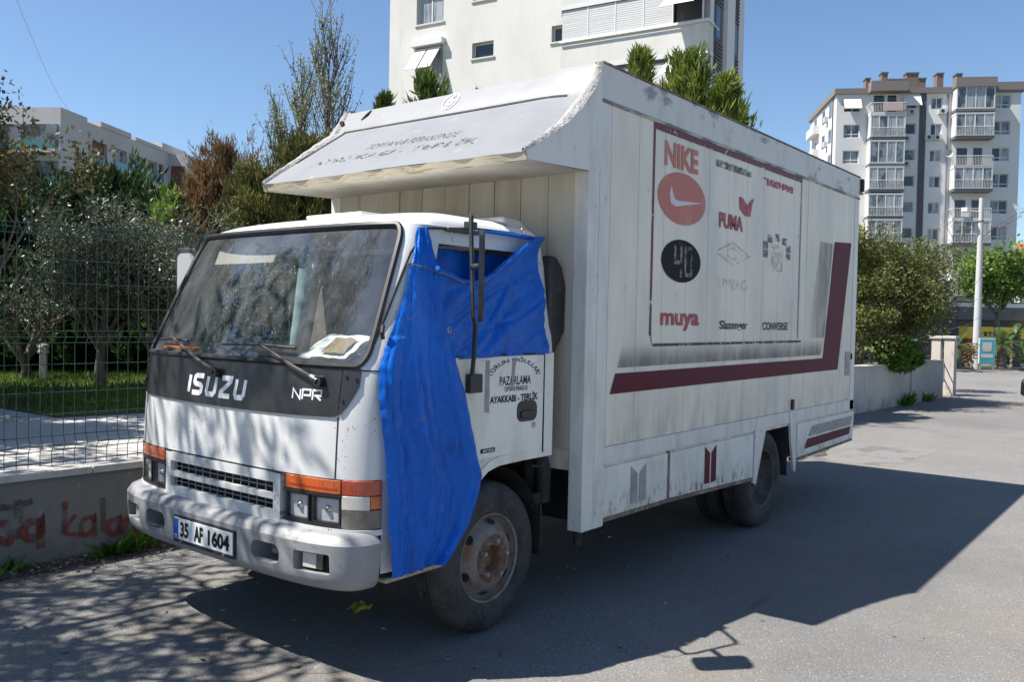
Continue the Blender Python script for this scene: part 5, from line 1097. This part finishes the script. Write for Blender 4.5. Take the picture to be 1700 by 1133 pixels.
for x, y in ((562,295),(540,430),(543,558),(720,293),(655,425),(698,425)):
    a_ = part('air_conditioner', MB().box((ux(x)-.42,-.36,uz(y)-.28),(ux(x)+.42,-.02,uz(y)+.28)), m_ac, apt); part('fan_grille', MB().lathe([(0,-.37),(.2,-.37),(.2,-.361)], 16, (ux(x),0,uz(y))), m_paned, a_)
for x, y in ((258,262),(566,250)): part('awning', MB().add([(ux(x)-1.0,-.03,uz(y-46)),(ux(x)+.9,-.03,uz(y-46)),(ux(x)+.9,-.75,uz(y+16)),(ux(x)-1.0,-.75,uz(y+16)),(ux(x)-1.0,-.70,uz(y+18)),(ux(x)+.9,-.70,uz(y+18))], [(0,1,2,3),(3,2,5,4)]), m_awn, apt)
dq = part('satellite_dish', MB().lathe([(0,-.55),(.25,-.62),(.45,-.80)], 20, (ux(750),0,uz(508))), m_ac, apt, True)
part('laundry', MB().box((ux(812),-1.50,uz(832)),(ux(850),-1.44,uz(798))), m_awn, apt); part('laundry', MB().box((ux(400),-1.46,uz(300)),(ux(500),-1.42,uz(262))), mat('pink_cloth', (.5,.36,.34), .9), apt)
part('drain_pipe', MB().tube([(ux(752),-.09,0),(ux(752),-.09,uz(205))], .06, 8), m_grey, apt)
# windows and units on the receding left side
for r_ in range(8):
    z = uz(256+132.5*r_)
    for y in (2.2, 5.6, 10.2): part('side_window', MB().box((-.06,y,z-.7),(-.003,y+1.3,z+.75)), m_pane, apt)
    part('air_conditioner', MB().box((-.42,3.9,z-.95),(-.005,4.7,z-.35)), m_ac, apt)
    part('side_balcony', MB().box((-.75,8.6,z-1.35),(-.003,12.8,z-.35)), m_apt, apt)
part('pipe', MB().tube([(-.08,1.4,0),(-.08,1.4,uz(205))], .07, 8), m_stripe, apt)
# ---- white building behind the truck
B0 = at(640, 500, 48.0); B1 = at(1166, 500, 39.0); Wb = float(np.hypot(*(B1-B0)[:2])); angb = math.atan2(B1[1]-B0[1], B1[0]-B0[0])
wb = thing('white_building', 'cream white apartment building with shuttered balcony rising behind the truck box', 'building', (B0[0], B0[1], 0), angb)
cb, sb = math.cos(angb), math.sin(angb); nb_ = np.array([-sb, cb, 0])
def bl(px, py):
    q = onwall(px, py, B0, nb_); d = q-B0; return d[0]*cb+d[1]*sb, q[2]
HB = 26.0
wins = [((692,0),(736,38)),((784,68),(819,95)),((916,42),(936,69))]
hb = []
for (a, b) in wins:
    x0, zt_ = bl(*a); x1, z_ = bl(*b); z0 = bl((a[0]+b[0])/2, b[1])[1]; h_ = {692:1.75,784:.80,916:.80}[a[0]]; hb.append((x0, x1, z0, z0+h_))
xw0, xw1 = hb[0][0], hb[0][1]; zlow = hb[0][2]-2.95
hb2 = hb+[(xw0, xw1, zlow, zlow+1.75)]+[(xw0,xw1,zlow-2.95*k,zlow-2.95*k+1.75) for k in (1,2,3)]+[(h[0],h[1],h[2]-2.95*k,h[3]-2.95*k) for h in hb[1:] for k in (-1,1,2,3)]
facade(wb, Wb, HB, hb2, m_white, .35, back=5.4)
for h in hb2:
    w = h[1]-h[0]; window(wb, h[0]+.02, h[1]-.02, h[2]+.02, h[3]-.02, .25, m_curt if w > 1.4 else m_paned, 2 if w > 1.4 else 1, .07)
    part('sill', MB().box((h[0]-.08,-.07,h[2]-.08),(h[1]+.08,.2,h[2])), m_slab, wb)
sh = part('shutter_box', MB().box((xw0-.15,-.35,zlow+1.72),(xw1+.15,-.01,zlow+2.02)), m_awn, wb)
for k in (0,1):
    xa = xw0+(xw1-xw0)*k*.5+.03; xb = xa+(xw1-xw0)*.44
    part('tilted_shutter', MB().add([(xa,-.12,zlow+1.6),(xb,-.12,zlow+1.6),(xb-.1,-.95,zlow+.35),(xa-.1,-.95,zlow+.35),(xa,-.09,zlow+1.6),(xb,-.09,zlow+1.6),(xb-.1,-.92,zlow+.33),(xa-.1,-.92,zlow+.33)], [(0,1,2,3),(4,7,6,5),(0,4,5,1),(2,6,7,3),(1,5,6,2),(0,3,7,4)]), m_awn, wb)
# shuttered balcony: projecting box at the right end
xb0 = bl(938, 60)[0]+.15; zb0 = bl(935, 77)[1]; dpb = .75
def bp(z0, z1, mt, nm, a=0, b=0, o=0): return part(nm, MB().box((xb0+a,-dpb-o,z0),(Wb+.2+b,-.003,z1)), mt, wb)
for fl in (-1,0,1):
    z = zb0+fl*2.95
    bp(z-1.45, z-.10, m_white, 'balcony_parapet'); bp(z-.095, z+.0, m_frame, 'balcony_sill', -.05, .05, .06); bp(z-1.75, z-1.46, m_grey, 'balcony_slab', 0, -.1, -.05)
    bp(z+1.62, z+2.2-.75+.0, m_frame, 'balcony_header', 0, .02, .02) if fl < 1 else None
    n = 5; 
    for k in range(n):
        xa = xb0+.06+(Wb-.1-xb0)*k/n; xb = xa+(Wb-.1-xb0)/n-.07
        if k < 4: 
            sx = part('roller_shutter', MB().box((xa,-dpb+.05,z+.002),(xb,-dpb+.09,z+1.44)), m_shut, wb)
            if fl == 0:
                for s_ in range(14): part('slat', MB().box((xa,-dpb+.035,z+.02+s_*.1),(xb,-dpb+.049,z+.105+s_*.1)), m_shut, sx)
        else:
            part('open_bay', MB().box((xa,-.5,z+.002),(xb,-.45,z+1.44)), m_paned, wb)
            part('raised_awning', MB().add([(xa-.1,-dpb-.02,z+1.44),(xb+.05,-dpb-.02,z+1.44),(xb-.1,-dpb-.85,z+.55),(xa-.35,-dpb-.85,z+.55),(xa-.1,-dpb+.0,z+1.42),(xb+.05,-dpb+.0,z+1.42)], [(0,1,2,3),(0,4,5,1)]), m_awn, wb)
        part('mullion', MB().box((xb+.005,-dpb+.02,z+.002),(xb+.065,-dpb+.1,z+1.44)), m_frame, wb)
    part('balcony_handrail', MB().tube([(xb0,-dpb-.10,z-.12),(Wb+.25,-dpb-.10,z-.12),(Wb+.25,.6,z-.12)], .035, 6), m_frame, wb)
# grey side with dark strips and louvres
sd_ = part('side_wall', MB().box((Wb+.001,.0,0),(Wb+.03,5.4,HB)), m_grey if False else m_apt, wb)
for y0, y1 in ((.55,1.75),(3.2,4.4)):
    st = part('dark_strip', MB().box((Wb+.031,y0,0),(Wb+.06,y1,HB)), m_stripe, wb)
    for fl in range(2, 8):
        z = zb0-1.45+(fl-5)*2.95; part('side_window', MB().box((Wb+.061,y0+.15,z+1.1),(Wb+.08,y1-.35,z+2.6)), m_paned, st)
        for s_ in range(8): part('louvre', MB().box((Wb+.061,y0+.12,z-.35+s_*.17),(Wb+.12,y1-.1,z-.27+s_*.17)), m_grey, st)
part('side_pier', MB().box((Wb+.061,1.9,0),(Wb+.25,3.1,HB)), m_apt, wb)
# ---- low terraced block far left
C0 = at(119, 515, 80.0); yl_ = R(33); cl, sl_ = math.cos(yl_), math.sin(yl_); nl_ = np.array([-sl_, cl, 0])
lb = thing('terraced_flats', 'long white flats with brown shutters receding behind the trees on the left', 'building', (C0[0], C0[1], 0), yl_)
def cl_(px, py): q = onwall(px, py, C0, nl_); d = q-C0; return d[0]*cl+d[1]*sl_, q[2]
zr0 = cl_(119,192)[1]; hol = []; hs = []
for (pa, pb, k) in ((153,178,'b'),(188,211,'g'),(214,236,'g'),(245,262,'g'),(264,272,'b')):
    x0, x1 = cl_(pa, 230)[0], cl_(pb, 230)[0]
    for fl in range(3): z1 = zr0-1.5-fl*3.2; hol.append((x0, x1, z1-2.0, z1)); hs.append(k)
Wl = cl_(335, 260)[0]
m_lwall = mat('flats_render', (.50,.48,.46), .9, layers=[dict(c=(.4,.38,.37),s=(.3,.3,.15),lo=.45,hi=.7,a=.5)])
facade(lb, Wl, zr0, hol, m_lwall, .6, back=9)
for h, k in zip(hol, hs):
    if k == 'b': part('shutter', MB().box((h[0],.35,h[2]),(h[1],.42,h[3])), m_brownw, lb)
    else: window(lb, h[0], h[1], h[2], h[3], .4, m_pane, 3, .09)
    part('glass_rail', MB().box((h[0],-.05,h[2]-.2),(h[1],-.01,h[2]+.75)), m_teal, lb)
part('end_block', MB().box((-.002-.0,-1.4,0),(-4.0,7.5,zr0-.15)), m_lwall, lb)
for fl in range(3):
    z = zr0-1.6-fl*3.2; e = part('end_balcony', MB().box((-4.9,-1.5,z-2.6),(-4.002,6.5,z-2.3)), m_lwall, lb); part('end_glass', MB().box((-4.06,-1.2,z-2.25),(-4.003,5.8,z)), m_pane, e); part('end_rail', MB().box((-4.9,-1.45,z-2.29),(-4.84,6.4,z-1.5)), m_teal, e)
x0 = cl_(280, 260)[0]; part('projecting_bay', MB().box((x0,-2.2,0),(x0+7,-.002,zr0-.1)), m_lwall, lb)
part('bay_balcony', MB().box((x0-.03,-1.9,zr0-3.9),(x0-.003,-.3,zr0-1.4)), m_brownw, lb); part('bay_rail', MB().box((x0+.3,-2.6,zr0-4.0),(x0+6.6,-2.22,zr0-3.1)), m_teal, lb)
for px, h_ in ((166,.5),(224,.35),(268,.9)): x = cl_(px, 220)[0]; part('roof_step', MB().box((x,-.12,zr0),(x+5.5,6,zr0+h_)), m_lwall, lb)
for px in (146, 262): x = cl_(px, 200)[0]; part('roof_vent', MB().box((x,1.5,zr0),(x+1.2,3.5,zr0+.7)), m_lwall, lb)
q = at(45, 515, 76.0); lb2 = thing('pergola_flats', 'pale flats with brown post and teal glass behind the young tree at left', 'building', (q[0], q[1], 0), yl_)
zq = at(45,172,76.0)[2]; part('wall', MB().box((-14,4,0),(3.5,14,zq)), m_lwall, lb2); part('parapet', MB().box((-14,3.4,zq-3.2),(3.4,3.99,zq-2.8)), m_brownw, lb2); part('brown_post', MB().box((-.4,1.6,0),(.8,2.6,zq-3.3)), m_brownw, lb2)
for fl in range(3): part('glazing', MB().box((-9,3.9,zq-5.6-fl*3.2),(-.6,3.995,zq-3.4-fl*3.2)), m_teal, lb2)
# ---- far right: shop, pole, signs, palms, house
SZ = 44.0; S0 = at(1600, 545, SZ); S1 = at(1760, 545, SZ+1); ws_ = float(np.hypot(*(S1-S0)[:2])); sa = math.atan2(S1[1]-S0[1], S1[0]-S0[0])
shp = thing('corner_shop', 'small shop with yellow fascia and red pillar beyond the street pole', 'shop', (S0[0], S0[1], 0), sa)
part('wall', MB().box((0,.3,0),(ws_,5,3.0)), m_stripe, shp)
zf0, zf1 = at(1640,563,SZ)[2], at(1640,543,SZ)[2]
part('fascia', MB().box((-.05,-.35,zf0),(ws_,.29,zf1)), mat('yellow_sign', (.85,.55,.02), .5), shp)
mb = MB(); 
for x in (.9,1.15,1.4,1.65,1.9,3.3,3.5,3.7,4.0,4.25): mb.box((x,-.362,zf0+.14),(x+.14,-.351,zf0+.36))
parts('sign_letter', mb, m_black, shp); part('red_pillar', MB().box((.02,-.3,0),(.42,.29,zf0-.02)), mat('shop_red', (.45,.03,.03), .5), shp)
part('shop_window', MB().box((.7,.2,.5),(2.6,.295,zf0-.1)), m_paned, shp); part('shop_door', MB().box((2.9,.2,.05),(3.9,.295,zf0-.1)), m_pane, shp); part('poster', MB().box((4.2,.18,.5),(7.2,.29,zf0-.1)), mat('poster_pale', (.5,.52,.56), .6, layers=[dict(c=(.2,.22,.26),s=3,lo=.55,hi=.65,a=.8)]), shp)
part('upper_band', MB().box((-.3,.0,zf1+.35),(ws_,.3,zf1+1.0)), m_grey, shp); part('canopy_edge', MB().box((-.4,-.02,zf1+1.0),(ws_,.4,zf1+1.2)), m_frame, shp)
b = onp(1620, 613, 'z', 0); Zp = float((b-CAM)@FW); hp = at(1627, 330, Zp)[2]
po = thing('street_pole', 'pale concrete street pole at the far end of the road', 'pole', (b[0], b[1], 0)); m_pole = mat('pole_concrete', (.46,.46,.45), .7, layers=[dict(c=(.4,.4,.4),s=3,lo=.5,hi=.7,a=.5)])
part('shaft', MB().lathe([(.17,0),(.155,.5),(.085,hp),(0,hp)], 18, (0,0,0), 'z'), m_pole, po, True); parts('camera_arm', MB().tube([(0,0,hp-.55),(-.35,.45,hp-.5)], .025, 6).box((-.55,.40,hp-.56),(-.22,.62,hp-.40)), m_frame, po)
part('strap', MB().lathe([(.125,hp-.95),(.13,hp-.93),(.125,hp-.91)], 16, (0,0,0), 'z'), m_blk, po)
b = gbase(1639, 33.5, 0); zs0, zs1 = at(1639,603,33.5)[2], at(1639,563,33.5)[2]
sg = thing('street_sign', 'small teal advertising board on legs beside the street pole', 'sign', (b[0], b[1], 0), R(-55))
part('board', MB().box((-.28,-.04,zs0),(.28,.04,zs1)), mat('teal_poster', (.06,.33,.40), .5), sg, False, .01); part('border', MB().box((-.30,-.03,zs0-.03),(.30,.035,zs1+.03)), m_frame, sg)
parts('poster_print', MB().box((-.18,-.046,zs1-.42),(.16,-.0405,zs1-.14)).box((-.22,-.046,zs0+.2),(.22,-.0405,zs0+.34)).box((-.15,-.046,zs0+.44),(.15,-.0405,zs0+.50)), mat('poster_print', (.55,.5,.42), .6), sg)
parts('leg', MB().box((-.25,-.02,0),(-.21,.02,zs0-.03)).box((.21,-.02,0),(.25,.02,zs0-.03)), m_galv, sg)
kb = [onp(x, 612, 'z', 0) for x in (1575, 1640, 1720, 1900)]
struct('verge', MB().add([(p[0],p[1],.10) for p in kb]+[(p[0]+30*FW[0],p[1]+30*FW[1],.10) for p in kb[::-1]], [tuple(range(8))]), m_lawn)
struct('kerb', MB().add([(p[0]-.15*FW[0],p[1]-.15*FW[1],0) for p in kb]+[(p[0]-.15*FW[0],p[1]-.15*FW[1],.12) for p in kb]+[(p[0],p[1],.12) for p in kb], [(i,i+1,5+i,4+i) for i in range(3)]+[(4+i,5+i,9+i,8+i) for i in range(3)]), m_cope)
def palm(lab, px, Z, H, n, L, seed):
    rr = random.Random(seed); b = gbase(px, Z, .08); t = thing('palm_tree', lab, 'tree', tuple(b), 0, 'palms on the verge'); zz = [(.17 if i % 2 else .21)*(1.1-.25*i/12) for i in range(13)]
    part('trunk', MB().tube([(0,0,H*i/12) for i in range(13)], zz, 10, False), m_bark, t, True)
    for k in range(n):
        a = 6.283*k/n+rr.uniform(-.2,.2); e = rr.uniform(-.1,1.25); P = []; q = Vector((0,0,H)); d = Vector((math.cos(a)*math.cos(e), math.sin(a)*math.cos(e), math.sin(e)))
        for i in range(9): P.append(q.copy()); q = q+d*(L/8); d = (d+Vector((0,0,-.17))).normalized()
        V = []; F = []
        for i in range(1, 9):
            for u in (0,.33,.66):
                c = P[i-1].lerp(P[i], u); dr = (P[i]-P[i-1]).normalized(); s = dr.cross(Vector((0,0,1))).normalized()
                for g_ in (-1,1):
                    ll = L*.27*math.sin(math.pi*min(.95,(i+u)/9.5)); o = len(V); V += [c, c+dr*.05, c+(s*g_*.8+dr*.6+Vector((0,0,-.25))).normalized()*ll]; F.append((o,o+1,o+2))
        part('frond', MB().add(V, F), m_palm, t)
palm('stocky palm just right of the gate pillars', 1588, 33, .8, 11, 1.0, 81); palm('palm with arching fronds right of the teal board', 1664, 34.5, .95, 11, 1.0, 82); palm('slim palm at the right edge before the shop', 1687, 35.5, 1.35, 10, .85, 83)
b = gbase(1655, 39, .08); broadleaf('street_tree', 'fresh green street tree behind the street pole', b, hz(1655,392,39), .12, m_tree, 9000, (.20,.12), 2.2, 3, 5, .6, .08, None, 85, .28, L0=2.0)
b = gbase(1600, 34.5, .08); bush('flower_shrub', 'low reddish shrub under the palm by the pillars', b, (.6,.6,.5), 1600, leafmat('red_shrub', (.12,.1,.03), (.32,.16,.10), .3), (.10,.06), 86)
b = gbase(1672, 37, .08); bush('verge_shrub', 'low green shrub on the verge near the right edge', b, (1.2,1.2,.6), 2600, m_tree, (.14,.08), 87)
b = gbase(1560, 52, 0); broadleaf('pale_twiggy_tree', 'pale twiggy tree in front of the apartment block', b, 8.5, .1, m_bud, 900, (.10,.06), 2.5, 4, 4, .5, .1, None, 88, .1)
q = at(1716, 520, 130); hs_ = thing('far_house', 'distant pale house with red roof at the right edge', 'house', (q[0], q[1], 0), sa)
zh = at(1700,418,130)[2]; part('wall', MB().box((-2.4,0,0),(10,8,zh)), m_apt, hs_); part('roof', MB().prism([(-.6,zh),(8.6,zh),(4,zh+1.6)], 'x', -2.9, 10.5), mat('red_tiles', (.35,.10,.05), .8), hs_)
for k in range(3): part('window', MB().box((-1.6+3*k,-.03,zh-3.2),(-.4+3*k,-.003,zh-1.6)), m_paned, hs_)
# far tree belt closing the view between the buildings
n = 26000; px = np.concatenate([rng.uniform(1380,2100,n//2), rng.uniform(-500,1380,n//2)]); Zt = rng.uniform(64,84,n); C = np.stack([at(a, 540, z) for a, z in zip(px, Zt)]); hgt = 2.2+1.6*np.sin(px*.021)+1.1*np.sin(px*.057+1); C[:,2] = rng.random(n)**.7*np.clip(hgt, .8, None)
V_, F_ = leafq(C, unit(rng.normal(size=(n,3))), 1.0, .55); fb = fastmesh('far_tree_belt', V_, F_, m_thujad); fb['kind'] = 'stuff'; fb['label'] = 'far belt of dark trees closing the view'; fb['category'] = 'trees'
# overhead cable
ca, cb2 = at(122,192,60), at(20,-20,30); cpts = [tuple(ca+(cb2-ca)*t-np.array([0,0,1.2*math.sin(math.pi*t)*.5])) for t in np.linspace(-.3,1.4,20)]
tag(part('overhead_cable', MB().tube(cpts, .009, 5), m_galv), 'thin overhead cable crossing the sky at the upper left', 'cable')
# dark parked car, only its edge in view
cq = at(1691, 690, 18.0); car = thing('parked_car', 'dark parked car of which only the edge shows at the right', 'car', (cq[0], cq[1], 0), R(-4))
m_car = mat('dark_car_paint', (.012,.013,.016), .25, coat=.6); m_carg = mat('car_glass', (.02,.022,.025), .05, spec=.9)
part('body', MB().prism([(0,.28),(.05,.62),(.9,.80),(1.5,.86),(3.9,.86),(4.2,.70),(4.22,.3)], 'y', -1.72, 0), m_car, car, True, .07, 3)
part('cabin', MB().prism([(.95,.84),(1.65,1.36),(2.9,1.40),(3.75,.86)], 'y', -1.58, -.14), m_carg, car, True, .08, 3)
for x in (.85,3.35):
    for y in (-1.74,-.2): 
        w = part('wheel', MB().lathe([(.17,0),(.30,0),(.315,.03),(.315,.17),(.30,.2),(.17,.2)], 28, (x,y+.02,.315)), m_rub, car, True); part('hubcap', MB().lathe([(0,.03),(.17,.02),(.175,.04)], 20, (x,y+.02,.315)), m_galv, w, True)
for y in (-1.62,-.42): part('headlamp', MB().box((-.012,y,.55),(.06,y+.32,.67)), m_refl, car, True, .02)
